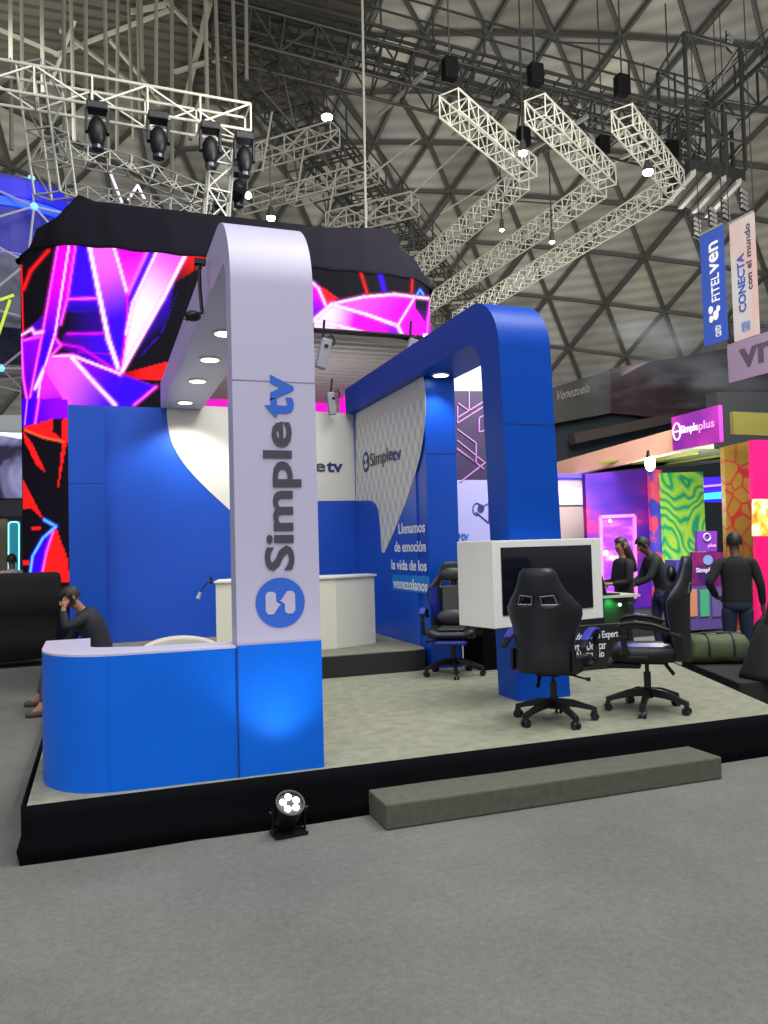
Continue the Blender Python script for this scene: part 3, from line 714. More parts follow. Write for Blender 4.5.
def make_chair(label, loc, rz, seen):
    t = thing('gaming_chair', label, 'chair', loc, rz, 'gaming chairs on the stage')
    b = MB(); b.bar((0, 0, .10), (0, 0, .17), .085, 12, .06)
    b.build('base_hub', M_PBLK, t, smooth=False)
    for k in range(5):
        a = math.radians(72*k+10); d = Vector((math.cos(a), math.sin(a), 0)); n_ = Vector((-d.y, d.x, 0)); rg = []
        for s_, z, w, h in ((.03, .145, .055, .06), (.15, .135, .05, .055), (.26, .105, .045, .04), (.325, .085, .05, .035)):
            c = d*s_+Z*z; rg.append([c+n_*w/2-Z*h/2, c-n_*w/2-Z*h/2, c-n_*w*.32+Z*h/2, c+n_*w*.32+Z*h/2])
        MB().loft(rg).build('base_leg', M_PBLK, t, bevel=.004)
        c = d*.31; cs_ = MB()
        for sg in (1, -1): cs_.bar(c+n_*sg*.008+Z*.03, c+n_*sg*.028+Z*.03, .06, 14)
        cs_.box(c+Z*.055, (.035, .04, .03)); cs_.build('caster', mat('caster_black', (18, 18, 30), .35), t)
    MB().bar((0, 0, .16), (0, 0, .30), .055, 12).bar((0, 0, .28), (0, 0, .40), .032, 12).build('gas_lift', mat('lift_black', (14, 14, 16), .4), t)
    m = MB(); m.box((-.03, 0, .385), (.26, .17, .035)); m.bar((-.02, -.08, .38), (-.05, -.27, .345), .015, 8); m.bar((-.05, -.27, .345), (-.05, -.30, .345), .03, 8); m.bar((-.14, .06, .37), (-.2, .06, .29), .03, 8); m.build('tilt_mechanism', M_PBLK, t)
    # seat: lofted cushion with raised side bolsters
    rg = []; N = 16
    for x, hw, zt, th in ((-.235, .22, .475, .07), (-.2, .24, .49, .10), (-.05, .255, .485, .10), (.1, .26, .485, .10), (.2, .255, .487, .095), (.25, .235, .465, .06), (.262, .21, .445, .02)):
        r = []
        for i in range(N):
            f = -1+2*i/(N-1); bol = .035*max(0, (abs(f)-.62)/.38)**.8*(1-max(0, abs(f)-.9)*6); r.append(Vector((x, hw*f, zt+bol)))
        for i in range(N):
            f = 1-2*i/(N-1); r.append(Vector((x, hw*f*.96, zt-th+.015*abs(f))))
        rg.append(r)
    MB().loft(rg).build('seat', M_LEA, t, smooth=True)
    MB().box((.02, 0, .4975), (.40, .27, .02)).build('seat_panel', M_LEA2 if seen == 'front' else M_LBLU, t, bevel=.009)
    MB().box((.17, 0, .365), (.26, .33, .045)).build('footrest', M_LBLU if seen == 'front' else M_LEA, t, bevel=.018)
    if seen != 'back': MB().bar((.16, -.13, .395), (.16, .13, .395), .016, 8).build('footrest_rail', M_ALU, t)
    # backrest
    NU, NV = 14, 26; vs = []; fs = []
    for d in (0, 1):
        for j in range(NV+1):
            for i in range(NU+1): vs.append(back_pt(-1+2*i/NU, j/NV, d))
    W1 = (NU+1); O_ = W1*(NV+1)
    hole = lambda i, j: 17 <= j <= 18 and (i in (3, 4, 5) or i in (8, 9, 10))
    for j in range(NV):
        for i in range(NU):
            if hole(i, j): continue
            q = (j*W1+i, j*W1+i+1, (j+1)*W1+i+1, (j+1)*W1+i); fs.append(q); fs.append(tuple(x+O_ for x in q[::-1]))
    for j in range(NV):
        for i in range(NU):
            for di, dj, ea, eb in ((-1, 0, (0, 0), (0, 1)), (1, 0, (1, 0), (1, 1)), (0, -1, (0, 0), (1, 0)), (0, 1, (0, 1), (1, 1))):
                ni, nj = i+di, j+dj
                edge = ni < 0 or ni >= NU or nj < 0 or nj >= NV
                if hole(i, j): continue
                if edge or hole(ni, nj):
                    a = (j+ea[1])*W1+i+ea[0]; c = (j+eb[1])*W1+i+eb[0]; fs.append((a, c, c+O_, a+O_))
    MB().add(vs, fs).build('backrest', M_LEA, t, smooth=True)
    for sg in (1, -1):                                     # rims of the belt openings
        us = ((-1+6/NU), (-1+12/NU)); vv = (17/NV, 19/NV)
        for d in (-.03, 1.03):
            rim = [back_pt(sg*abs(u_)*k, v_, d) for u_, v_, k in ((us[0], vv[0], 1), (us[1], vv[0], 1), (us[1], vv[1], 1), (us[0]*1.05, vv[1]+.012, 1), (us[0], vv[0], 1))]
            MB().tube(rim, .010, 6).build('belt_opening_rim', M_RIM, t)
    for sg in (1, -1):
        MB().tube([back_pt(sg*1.0, j/20, .5) for j in range(1, 21)], .012, 5).build('side_piping', M_PIPE, t)
    if seen == 'front':
        for sg in (1, -1):
            vs = []; fs = []
            for j in range(12):
                v = .22+.44*j/11
                for u_ in (.62, .8, .97): vs.append(back_pt(sg*u_, v, 0)+Vector((.006, 0, 0)))
            fs = [(j*3+k, (j+1)*3+k, (j+1)*3+k+1, j*3+k+1) for j in range(11) for k in range(2)]
            MB().add(vs, fs).build('side_bolster', M_LBLU, t)
        MB().box((-.17, 0, .79), (.03, .24, .30), M=Matrix.Rotation(math.radians(-8), 3, 'Y')).build('centre_panel', M_LEA2, t, bevel=.012)
    MB().ell((-.155, 0, .60), (.05, .19, .085)).build('lumbar_pillow', M_LEA2 if seen == 'front' else M_LEA, t, smooth=True)
    MB().ell((-.205, 0, 1.06), (.045, .14, .07)).build('head_pillow', M_LEA2 if seen == 'front' else M_LEA, t, smooth=True)
    for sg in (1, -1):
        ar = MB(); y = sg*.30
        pts = [(.14, .46), (.16, .58), (.15, .66)]
        rg = [[Vector((x-.02, y-.02, z)), Vector((x+.025, y-.02, z)), Vector((x+.025, y+.02, z)), Vector((x-.02, y+.02, z))] for x, z in pts]; ar.loft(rg)
        ar.box((.06, sg*.265, .445), (.16, .10, .03))
        rg = [[Vector((x, y-.022, z-.02)), Vector((x, y+.022, z-.02)), Vector((x, y+.022, z+.016)), Vector((x, y-.022, z+.016))] for x, z in ((-.26, .60), (-.18, .63), (-.05, .67), (.08, .685), (.16, .675), (.20, .65))]; ar.loft(rg)
        ao = ar.build('armrest', M_PBLK, t, bevel=.008)
        rg = [[Vector((x, y-.034, z+.012)), Vector((x, y+.034, z+.012)), Vector((x, y+.03, z+.035)), Vector((x, y-.03, z+.035))] for x, z in ((-.18, .63), (-.05, .675), (.08, .688), (.17, .675), (.215, .645))]
        MB().loft(rg).build('arm_pad', mat('blue_pad', (40, 48, 150), .4) if seen != 'side' else M_PBLK, ao, bevel=.01)
        if seen == 'side': MB().bar((.16, y-sg*.0-.024, .60), (.16, y-.034, .60), .05, 16).build('pivot_cap', mat('cap_silver', (190, 192, 198), .3), ao)
    m = MB()
    for sg in (1, -1): m.box((-.235, sg*.235, .50), (.05, .018, .16))
    m.build('recline_bracket', M_PBLK, t)
    return t
make_chair('black gaming chair seen from behind in front of the white screen cabinet', (3.30, 5.43, SZ), math.radians(42), 'back')
make_chair('black gaming chair in profile, right of the screen cabinet, blue inside its seat', (4.175, 5.43, SZ), math.radians(142), 'side').scale = (1.02, 1.02, 1.04)
make_chair('grey and blue gaming chair facing the camera, half hidden left of the screen cabinet', (3.53, 7.78, SZ), math.radians(-120), 'front')

# ------------------------------------------------------------------ people
def skin(name, V_, E_, m, parent=None, root=0, sub=2, loc=None):
    keys = list(V_); me = bpy.data.meshes.new(name); me.from_pydata([tuple(V_[k][0]) for k in keys], [(keys.index(a), keys.index(b)) for a, b in E_], [])
    o = bpy.data.objects.new(name, me); COL.objects.link(o)
    me.materials.append(m); md = o.modifiers.new('skin', 'SKIN')
    if not me.skin_vertices: me.skin_vertices.new()
    for i, k in enumerate(keys):
        r = V_[k][1]; r = r if isinstance(r, tuple) else (r, r); me.skin_vertices[0].data[i].radius = r
        me.skin_vertices[0].data[i].use_root = (i == root)
    s_ = o.modifiers.new('sub', 'SUBSURF'); s_.levels = sub; s_.render_levels = sub
    md.use_smooth_shade = True
    if parent: o.parent = parent
    return o
M_SKIN = mat('skin_tone', (150, 108, 84), .55)
M_SKIN2 = mat('skin_tone_dark', (96, 66, 50), .55)
M_HAIR = mat('dark_hair', (20, 16, 15), .6)
def person(label, loc, rz, J, shirt, trousers, shoe, skinm=M_SKIN, hair='short', hairm=None, name='person', sleeves=True, scale=1, fingers=True):
    """J: joints in local space (facing +X, left is +Y)"""
    t = thing(name, label, 'person', loc, rz); t.scale = (scale,)*3
    g = {k: Vector(v) for k, v in J.items() if k != 'curl'}
    hd = g['head']; fwd = Vector(J.get('look', (1, 0, 0))).normalized(); up = (g['head']-g['neck']).normalized()
    side = up.cross(fwd).normalized(); fwd = side.cross(up).normalized()
    V = {'pelvis': (g['pelvis'], (.09, .08)), 'waist': (g['waist'], (.085, .075)), 'chest': (g['chest'], (.09, .08)), 'nb': (g['neckbase'], .055), 'neck': (g['neck'], .055),
         'jaw': (hd-up*.06+fwd*.015, (.062, .066)), 'head': (hd+up*.02, (.075, .088)), 'crown': (hd+up*.085-fwd*.01, (.055, .065)),
         'nose': (hd+fwd*.098-up*.012, .013)}
    E = [('pelvis', 'waist'), ('waist', 'chest'), ('chest', 'nb'), ('nb', 'neck'), ('neck', 'jaw'), ('jaw', 'head'), ('head', 'crown'), ('head', 'nose')]
    for s in 'lr':
        V['sh'+s] = (g['sh'+s], .06); V['el'+s] = (g['el'+s], .042); V['wr'+s] = (g['wr'+s], (.026, .03)); V['hip'+s] = (g['hip'+s], .07); V['kn'+s] = (g['kn'+s], .06); V['an'+s] = (g['an'+s], .038)
        d = (g['wr'+s]-g['el'+s]).normalized(); hdv = Vector(J.get('hand'+s, d)).normalized()
        palm = g['wr'+s]+hdv*.075; V['pa'+s] = (palm, (.022, .036))
        ft = Vector(J.get('foot'+s, (1, 0, 0))).normalized(); V['ft'+s] = (g['an'+s]+ft*.12+Vector((0, 0, -.045)), (.032, .04)); V['hl'+s] = (g['an'+s]-ft*.04+Vector((0, 0, -.04)), .032)
        E += [('chest', 'sh'+s), ('sh'+s, 'el'+s), ('el'+s, 'wr'+s), ('wr'+s, 'pa'+s), ('pelvis', 'hip'+s), ('hip'+s, 'kn'+s), ('kn'+s, 'an'+s), ('an'+s, 'ft'+s), ('an'+s, 'hl'+s)]
        if fingers:
            pn = Vector(J.get('palm'+s, (0, 1 if s == 'r' else -1, 0))); sd = hdv.cross(pn).normalized(); pn = sd.cross(hdv).normalized(); curl = J.get('curl', .35)
            for k, (o, L_) in enumerate(((-.028, .058), (-.01, .07), (.01, .075), (.028, .068))):
                b0 = palm+sd*o+hdv*.02; b1 = b0+hdv*L_*.5+pn*L_*.15*curl; b2 = b1+(hdv*(1-curl)+pn*curl).normalized()*L_*.55
                V[f'f{k}a{s}'] = (b0, .010); V[f'f{k}b{s}'] = (b1, .009); V[f'f{k}c{s}'] = (b2, .007); E += [('pa'+s, f'f{k}a{s}'), (f'f{k}a{s}', f'f{k}b{s}'), (f'f{k}b{s}', f'f{k}c{s}')]
            b0 = g['wr'+s]+hdv*.04+sd*.034; b1 = b0+(hdv+sd*.8).normalized()*.03; b2 = b1+hdv*.03+pn*.01
            V['ta'+s] = (b0, .011); V['tb'+s] = (b1, .010); V['tc'+s] = (b2, .008); E += [('pa'+s, 'ta'+s), ('ta'+s, 'tb'+s), ('tb'+s, 'tc'+s)]
    skin('body', V, E, skinm, t)
    # torso garment: elliptical rings following the spine
    lat = (g['shl']-g['shr']).normalized(); spine = [g['pelvis']+(g['pelvis']-g['waist'])*.55, g['pelvis'], g['waist'], g['chest'], (g['shl']+g['shr'])/2*.7+g['neckbase']*.3, g['neckbase'], g['neckbase']*.6+g['neck']*.4]
    sc_ = J.get('girth', (1, 0, 0))[0]; prof_ = [(.172, .125), (.175, .125), (.162, .118), (.190, .13), (.178, .11), (.10, .085), (.066, .064)]; rg = []
    for q, (c_, (aw, ad)) in enumerate(zip(spine, prof_)):
        ax = (spine[min(q+1, len(spine)-1)]-spine[max(q-1, 0)]).normalized(); fw = lat.cross(ax).normalized()
        rg.append([c_+lat*(aw*sc_*math.cos(a_))+fw*(ad*sc_*math.sin(a_)) for a_ in [2*math.pi*k/20 for k in range(20)]])
    MB().loft(rg).build('shirt', shirt, t, smooth=True, subsurf=1)
    for s in 'lr':
        sv = {'in': (g['sh'+s]*.45+g['chest']*.3+g['neckbase']*.25, .085), 'sh': (g['sh'+s], .076), 'mid': (g['sh'+s]*.5+g['el'+s]*.5, .064), 'el': (g['el'+s], .055)}; se = [('in', 'sh'), ('sh', 'mid'), ('mid', 'el')]
        if sleeves: sv['wr'] = (g['wr'+s]*.96+g['el'+s]*.04, .040); se += [('el', 'wr')]
        skin('sleeve', sv, se, shirt, t)
    hm_ = (g['hipl']+g['hipr'])/2; up_ = (g['waist']-g['pelvis']).normalized(); lt_ = (g['hipl']-g['hipr']).normalized(); fw_ = lt_.cross(up_).normalized()
    MB().loft([[c_+lt_*(aw*math.cos(a_))+fw_*(ad*math.sin(a_)) for a_ in [2*math.pi*k/20 for k in range(20)]] for c_, aw, ad in ((g['pelvis']+up_*.05, .155, .11), (g['pelvis'], .168, .122), (hm_, .175, .125), (hm_-up_*.05, .165, .118), (hm_-up_*.08, .10, .08))]).build('trousers', trousers, t, smooth=True, subsurf=1)
    for s in 'lr':
        skin('trouser_leg', {'a': (g['hip'+s], .10), 'm': ((g['hip'+s]+g['kn'+s])/2, .09), 'b': (g['kn'+s], .072), 'c': (g['an'+s]*.92+g['kn'+s]*.08, .062)}, [('a', 'm'), ('m', 'b'), ('b', 'c')], trousers, t)
        f0 = V['hl'+s][0]; f1 = V['ft'+s][0]; ft = (f1-f0).normalized()
        skin('shoe', {'a': (f0, .045), 'b': ((f0+f1)/2+Vector((0, 0, .005)), .048), 'c': (f1, .043), 'd': (f1+ft*.05, .03)}, [('a', 'b'), ('b', 'c'), ('c', 'd')], shoe, t)
    R_ = Matrix((fwd, side, up)).transposed()
    hm = hairm or M_HAIR; hb = MB()
    # scalp cap, open at the face
    vs = []; fs = []; nu, nv = 24, 10
    for j in range(nv+1):
        for i in range(nu):
            ph = 2*math.pi*i/nu; front = math.cos(ph); lim = 1.05 if front > .45 else (1.75 if front > -.2 else 2.1); th = lim*j/nv
            p = Vector((.108*math.sin(th)*math.cos(ph), .090*math.sin(th)*math.sin(ph), .115*math.cos(th)))
            vs.append(hd+up*.028-fwd*.006+R_@p)
    fs = [(j*nu+i, (j+1)*nu+i, (j+1)*nu+(i+1) % nu, j*nu+(i+1) % nu) for j in range(nv) for i in range(nu)]
    hb.add(vs, fs)
    if hair == 'long':
        rg = []
        for z, w, dp, bx in ((.06, .09, .07, -.03), (-.04, .105, .075, -.045), (-.16, .115, .07, -.075), (-.28, .11, .06, -.10), (-.38, .08, .045, -.11)):
            rg.append([hd+R_@Vector((bx+dp*math.cos(a), w*math.sin(a), z)) for a in [2*math.pi*k/16 for k in range(16)]])
        hb.loft(rg)
    hb.build('hair', hm, t, smooth=True)
    for sg in (1, -1):
        MB().ell(hd+R_@Vector((-.005, sg*.082, -.005)), (.018, .010, .032), 8, 6, R_).build('ear', skinm, t, smooth=True)
        e = MB().ell(hd+R_@Vector((.084, sg*.032, .015)), (.010, .013, .008), 8, 6, R_).build('eye', mat('eye_white', (200, 195, 190), .3), t, smooth=True)
        MB().ell(hd+R_@Vector((.092, sg*.032, .015)), (.004, .006, .006), 8, 6, R_).build('iris', mat('iris_dark', (25, 15, 10), .3), e)
    MB().ell(hd+R_@Vector((.083, 0, -.052)), (.008, .025, .007), 8, 6, R_).build('mouth', mat('lips', (120, 70, 62), .5), t, smooth=True)
    return t
STAND = dict(pelvis=(0, 0, .94), waist=(0, 0, 1.10), chest=(.0, 0, 1.31), neckbase=(-.01, 0, 1.44), neck=(0, 0, 1.50), head=(.02, 0, 1.61),
             shl=(-.01, .18, 1.39), shr=(-.01, -.18, 1.39), ell=(-.03, .25, 1.11), elr=(-.03, -.25, 1.11), wrl=(.06, .25, .87), wrr=(.06, -.25, .87),
             hipl=(0, .09, .88), hipr=(0, -.09, .88), knl=(.02, .10, .49), knr=(.02, -.10, .49), anl=(-.01, .11, .085), anr=(-.01, -.11, .085))
BLKSH = mat('black_shirt', (16, 17, 20), .85); JEAN = mat('dark_jeans', (22, 34, 58), .85); BLKSHOE = mat('dark_shoe', (24, 22, 20), .6)
# man on the right, seen from behind, right of the gaming chairs (faces away = +Y ish)
P = at_z(733, 684, 0); P = Vector((7.13, 7.55, 0))
J = dict(STAND); J.update(ell=(-.10, .33, 1.15), wrl=(.03, .22, .97), handl=(.4, -.6, -.1), palml=(0, -1, .2), wrr=(.02, -.29, .87), elr=(-.04, -.26, 1.12), curl=.6)
person('man in black shirt and dark jeans standing with his back turned, one hand on hip', P, math.radians(60), J, BLKSH, JEAN, BLKSHOE, M_SKIN2, 'short', scale=1.0)
# woman in black, profile facing left
J = dict(STAND); J.update(elr=(.04, -.20, 1.12), wrr=(.26, -.14, 1.10), ell=(.04, .20, 1.12), wrl=(.26, .12, 1.10), look=(1, .1, -.1))
person('woman in black with long dark brown hair standing beside the laptop table', (6.86, 9.35, 0), math.radians(172), J, mat('black_top', (14, 14, 16), .8), mat('black_trousers', (16, 16, 18), .8), BLKSHOE, M_SKIN, 'long', mat('brown_hair', (48, 28, 20), .5), scale=.99)
# man leaning forward, profile facing left
J = dict(STAND); J.update(pelvis=(-.05, 0, .95), waist=(-.01, 0, 1.11), chest=(.08, 0, 1.30), neckbase=(.13, 0, 1.42), neck=(.16, 0, 1.47), head=(.22, 0, 1.56), look=(1, .1, -.5), shl=(.10, .18, 1.37), shr=(.10, -.18, 1.37),
                          elr=(.20, -.22, 1.11), wrr=(.40, -.16, 1.0), ell=(.22, .22, 1.12), wrl=(.42, .14, 1.02), knl=(-.12, .10, .5), anl=(-.3, .11, .10), knr=(.05, -.1, .5), anr=(.0, -.11, .085))
person('man in dark jacket and jeans leaning forward beside the purple display wall', (7.60, 9.5, 0), math.radians(160), J, mat('charcoal_jacket', (24, 28, 32), .8), mat('blue_jeans', (34, 46, 84), .85), mat('tan_shoe', (110, 78, 52), .6), M_SKIN2, 'short', scale=1.02)
# man sitting on the left edge of the stage, on the phone
SITP = dict(girth=(1.22, 0, 0), pelvis=(.04, 0, .12), waist=(.06, 0, .28), chest=(.14, 0, .47), neckbase=(.21, 0, .59), neck=(.26, 0, .65), head=(.33, 0, .75), look=(1, .15, -.25),
            shl=(.19, .18, .54), shr=(.19, -.18, .54), ell=(.40, .24, .44), wrl=(.42, .13, .63), handl=(-.25, -.25, .9), palml=(-.3, -1, 0), elr=(.30, -.26, .30), wrr=(.45, -.12, .20),
            hipl=(.02, .10, .10), hipr=(.02, -.10, .10), knl=(.52, .27, .12), knr=(.53, -.22, .12), anl=(.64, .36, -.385), anr=(.66, -.30, -.385), curl=.7)
sp = person('seated man in dark jacket behind the blue counter holding a phone to his ear', (.04, 9.6, .46), math.radians(184), SITP, mat('navy_jacket', (26, 30, 42), .8), mat('grey_trousers', (60, 66, 84), .85), mat('brown_shoe', (66, 56, 48), .7), M_SKIN, 'short', mat('brown_short_hair', (40, 30, 24), .6))
ph = thing('mobile_phone', 'dark phone held to the ear of the seated man', 'phone', (0, 0, 0))
pm = MB().box((.335, .105, .735), (.05, .009, .12), M=Matrix.Rotation(.5, 3, 'Y')); Rm = Matrix.Translation((.04, 9.6, .46))@Matrix.Rotation(math.radians(184), 4, 'Z'); pm.v = [tuple(Rm@Vector(v)) for v in pm.v]
pm.build('phone_body', mat('phone_dark', (30, 14, 16), .3), ph, bevel=.003)
sl = MB().box((.10, 9.6, .365), (.34, .5, .11)).build('support_bench', mat('bench_black', (20, 20, 22), .7), bevel=.01); tag(sl, 'low black bench added as unseen support under the seated man with the phone', 'bench')  # unseen support, added so the seated man does not float
# man far left, only head and shoulders visible above the draped case
J = dict(STAND); person('man in white shirt standing far left beyond the draped black case', (-1.50, 16.1, 0), math.radians(95), J, mat('white_shirt', (168, 158, 160), .8), JEAN, BLKSHOE, M_SKIN2, 'short', scale=.99)
J = dict(STAND); person('man in pale clothes cut off by the left edge of the picture', (-1.98, 16.2, 0), math.radians(70), J, mat('beige_shirt', (150, 120, 104), .8), JEAN, BLKSHOE, M_SKIN2, 'short', scale=.91)
# seated figure cropped on the right
J = dict(SITP); J.update(chest=(.05, 0, .44), neckbase=(.05, 0, .57), neck=(.06, 0, .63), head=(.08, 0, .73), shl=(.05, .17, .52), shr=(.05, -.17, .52), ell=(.12, .26, .28), wrl=(.3, .2, .22), elr=(.12, -.26, .28), wrr=(.3, -.2, .22), look=(1, 0, -.2), waist=(.0, 0, .27), knl=(.36, .17, .40), knr=(.36, -.17, .40), anl=(.52, .15, .085), anr=(.52, -.15, .085))
fp = person('seated person in black coat with long brown hair cropped by right picture edge', (6.14, 5.98, SZ+.022), math.radians(30), J, mat('black_coat', (18, 18, 18), .9), mat('black_trousers', (0, 0, 0)), BLKSHOE, M_SKIN, 'long', mat('auburn_hair', (34, 22, 19), .55))
ct = MB(); rg = []
for z, rx, ry, cx in ((0.01, .26, .36, -.06), (.06, .25, .345, -.06), (.2, .21, .29, -.04), (.36, .19, .25, -.0), (.50, .15, .20, .03), (.58, .09, .12, .05)):
    rg.append([Vector((cx+rx*math.cos(a)*(1+.05*math.sin(5*a)), ry*math.sin(a)*(1+.05*math.sin(7*a)), z)) for a in [2*math.pi*k/36 for k in range(36)]])
ct.loft(rg).build('coat', mat('black_coat', (0, 0, 0)), fp, smooth=True)

# ------------------------------------------------------------------ bag on a dark mat, beyond the stage edge
ft_ = thing('duffel_bag', 'olive green duffel bag lying on the dark mat at the right of the stage', 'bag', (6.30, 7.0, .335), math.radians(-24)); ft_.scale = (1.0, 1.15, 1.12)
rg = []
for x, k in ((-.29, .86), (-.275, .97), (-.15, 1), (0, 1.0), (.15, 1), (.275, .97), (.29, .86)):
    rg.append([Vector((x+.01*math.sin(5*a), .145*k*math.copysign(abs(math.cos(a))**.7, math.cos(a)), .14+.138*k*math.copysign(abs(math.sin(a))**.75, math.sin(a))+.008*math.sin(9*x*3+a*2))) for a in [2*math.pi*i/26 for i in range(26)]])
OLV = mat('olive_nylon', (70, 84, 56), .75, bump=.4, nscale=18)
MB().loft(rg).build('bag_body', OLV, ft_, smooth=True)
for x in (-.13, .13):
    MB().tube([Vector((x, .155*math.cos(a), .145+.148*math.sin(a))) for a in [math.pi*(-.15)+k*math.pi*1.3/16 for k in range(17)]], .022, 6).build('strap', mat('dark_strap', (30, 34, 26), .8), ft_)
MB().tube([Vector((x, -.02, .288+.006*math.cos(x*9))) for x in [-.26+.04*k for k in range(14)]], .012, 5).build('zip', mat('zip_green', (44, 52, 38), .6), ft_)
MB().box((-.305, 0, .14), (.03, .16, .17)).build('end_pocket', mat('dark_strap', (0, 0, 0)), ft_, bevel=.012)
MB().ell((.05, .0, .285), (.05, .02, .02)).build('handle', mat('dark_strap', (0, 0, 0)), ft_)
tag(MB().prism(poly_ccw([(5.60, 5.95), (5.98, 6.95), (6.2, 7.45), (7.3, 7.15), (6.8, 5.75)]), SZ+.001-.28, SZ+.022).build('dark_platform', mat('mat_dark', (30, 30, 30), .95, bump=.5, nscale=9), bevel=.01), 'dark cloth covered low platform along the right edge of the stage under the duffel bag', 'platform')

# ------------------------------------------------------------------ draped case at left
dc = thing('draped_case', 'tall case on wheels covered with black cloth left of the video wall', 'case', (-1.17, 13.6, 0), math.radians(4))
rg = []
for z, w, d in ((.10, .50, .34), (.45, .52, .35), (.80, .545, .36), (.84, .60, .40), (1.1, .60, .4), (1.34, .60, .40), (1.40, .585, .385), (1.42, .54, .35)):
    rg.append([Vector((w*math.copysign(min(1, abs(math.cos(a))**.28), math.cos(a))+.010*math.sin(a*9+z*3), d*math.copysign(min(1, abs(math.sin(a))**.28), math.sin(a))+.008*math.sin(a*13), z+(.02*math.sin(a*3) if z < 1.3 else 0))) for a in [2*math.pi*k/60 for k in range(60)]])
MB().loft(rg).build('cloth_cover', mat('case_cloth', (13, 12, 15), .9), dc, smooth=True)
for sx_ in (-1, 1):
    for sy_ in (-1, 1):
        MB().bar((sx_*.38-.02, sy_*.25, .05), (sx_*.38+.02, sy_*.25, .05), .10, 14).bar((sx_*.38, sy_*.25, .05), (sx_*.38, sy_*.25, .12), .03, 8).build('caster', M_PBLK, dc)

# ------------------------------------------------------------------ floor light
pf = thing('floor_spotlight', 'small black floor light with five glowing white lenses in front of the stage', 'light', (1.045, 4.74, 0), math.radians(6))
MB().box((0, 0, .012), (.20, .13, .014)).build('bracket_base', M_PBLK, pf)
for sg in (1, -1): MB().box((sg*.10, 0, .09), (.006, .03, .16)).bar((sg*.10, 0, .14), (sg*.118, 0, .14), .025, 10).build('yoke', M_PBLK, pf)
Rt = Matrix.Rotation(math.radians(38), 3, 'X')
bd = MB(); rg = []
for z, r in ((-.10, .07), (.05, .085), (.07, .088), (.07, .078), (.055, .076)): rg.append([Vector((0, .0, .145))+Rt@Vector((r*math.cos(a), r*math.sin(a), z)) for a in [2*math.pi*k/28 for k in range(28)]])
bd.loft(rg); bd.build('lamp_body', M_PBLK, pf, smooth=False)
for i in range(5):
    a = math.radians(90+72*i); r = .043; c = Vector((0, 0, .145))+Rt@Vector((r*math.cos(a), r*math.sin(a), .064))
    MB().ell(c, (.021, .021, .010), 12, 8, Rt).build('lens', mat('lens_white', (255, 252, 240), emis=9), pf, smooth=True)
spot('floor_spotlight_beam', (1.045, 4.64, .27), (1.05, 4.98, 3.4), 34, 95, (1, .98, .95), .9, .04)

# ------------------------------------------------------------------ graphics panels helper
def panel_mb(P4, th):
    """four corners (TL, TR, BR, BL) seen from the front, thickened away from the viewer side"""
    P4 = [Vector(p) for p in P4]; n = (P4[1]-P4[0]).cross(P4[3]-P4[0]).normalized()
    if n.dot(P4[0]-Vector(OC)) < 0: n = -n
    return MB().loft([P4, [p+n*th for p in P4]])
def rect_y(x0, x1, yt, yb, Yp, yt1=None, zb=None):
    """upright panel on a y=const plane between two picture columns"""
    tl = at_y(x0, yt, Yp); tr = at_y(x1, yt if yt1 is None else yt1, Yp); zb_ = at_y((x0+x1)/2, yb, Yp).z if zb is None else zb
    return [tl, tr, Vector((tr.x, Yp, zb_)), Vector((tl.x, Yp, zb_))]
def proc(name, build, emis=0, rough=.5):
    if name in MATS: return MATS[name]
    m = bpy.data.materials.new(name); m.use_nodes = True; n = m.node_tree.nodes; L = m.node_tree.links; b = n['Principled BSDF']; b.inputs['Roughness'].default_value = rough
    tc = n.new('ShaderNodeTexCoord'); out = build(n, L, tc.outputs['Object']); L.new(out, b.inputs['Base Color'])
    if emis: L.new(out, b.inputs['Emission Color']); b.inputs['Emission Strength'].default_value = emis
    MATS[name] = m; return m
def ramp(n, L, src, stops, const=False):
    r = n.new('ShaderNodeValToRGB'); e = r.color_ramp
    if const: e.interpolation = 'CONSTANT'
    while len(e.elements) < len(stops): e.elements.new(.5)
    for el, (p, c) in zip(e.elements, stops):
        el.position = p; el.color = (*[(x/255)**2.2 for x in c], 1)
    L.new(src, r.inputs[0]); return r.outputs[0]
def noise_src(n, L, v, scale, det=3, dist=0, stretch=None):
    if stretch:
        mp_ = n.new('ShaderNodeMapping'); mp_.inputs['Scale'].default_value = stretch; mp_.inputs['Rotation'].default_value = (0, math.radians(-40), 0); L.new(v, mp_.inputs[0]); v = mp_.outputs[0]
    k = n.new('ShaderNodeTexNoise'); k.inputs['Scale'].default_value = scale; k.inputs['Detail'].default_value = det; k.inputs['Distortion'].default_value = dist; L.new(v, k.inputs['Vector']); return k.outputs['Fac']
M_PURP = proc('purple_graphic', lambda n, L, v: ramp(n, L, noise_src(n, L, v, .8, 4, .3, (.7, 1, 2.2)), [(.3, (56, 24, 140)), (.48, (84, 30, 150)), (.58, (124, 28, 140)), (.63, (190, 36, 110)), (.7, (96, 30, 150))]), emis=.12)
M_BLOT = proc('pink_blue_graphic', lambda n, L, v: ramp(n, L, noise_src(n, L, v, 2.6, 3, .2), [(.42, (70, 70, 200)), (.5, (110, 80, 200)), (.52, (230, 70, 120)), (.7, (240, 90, 120))]), emis=.12)
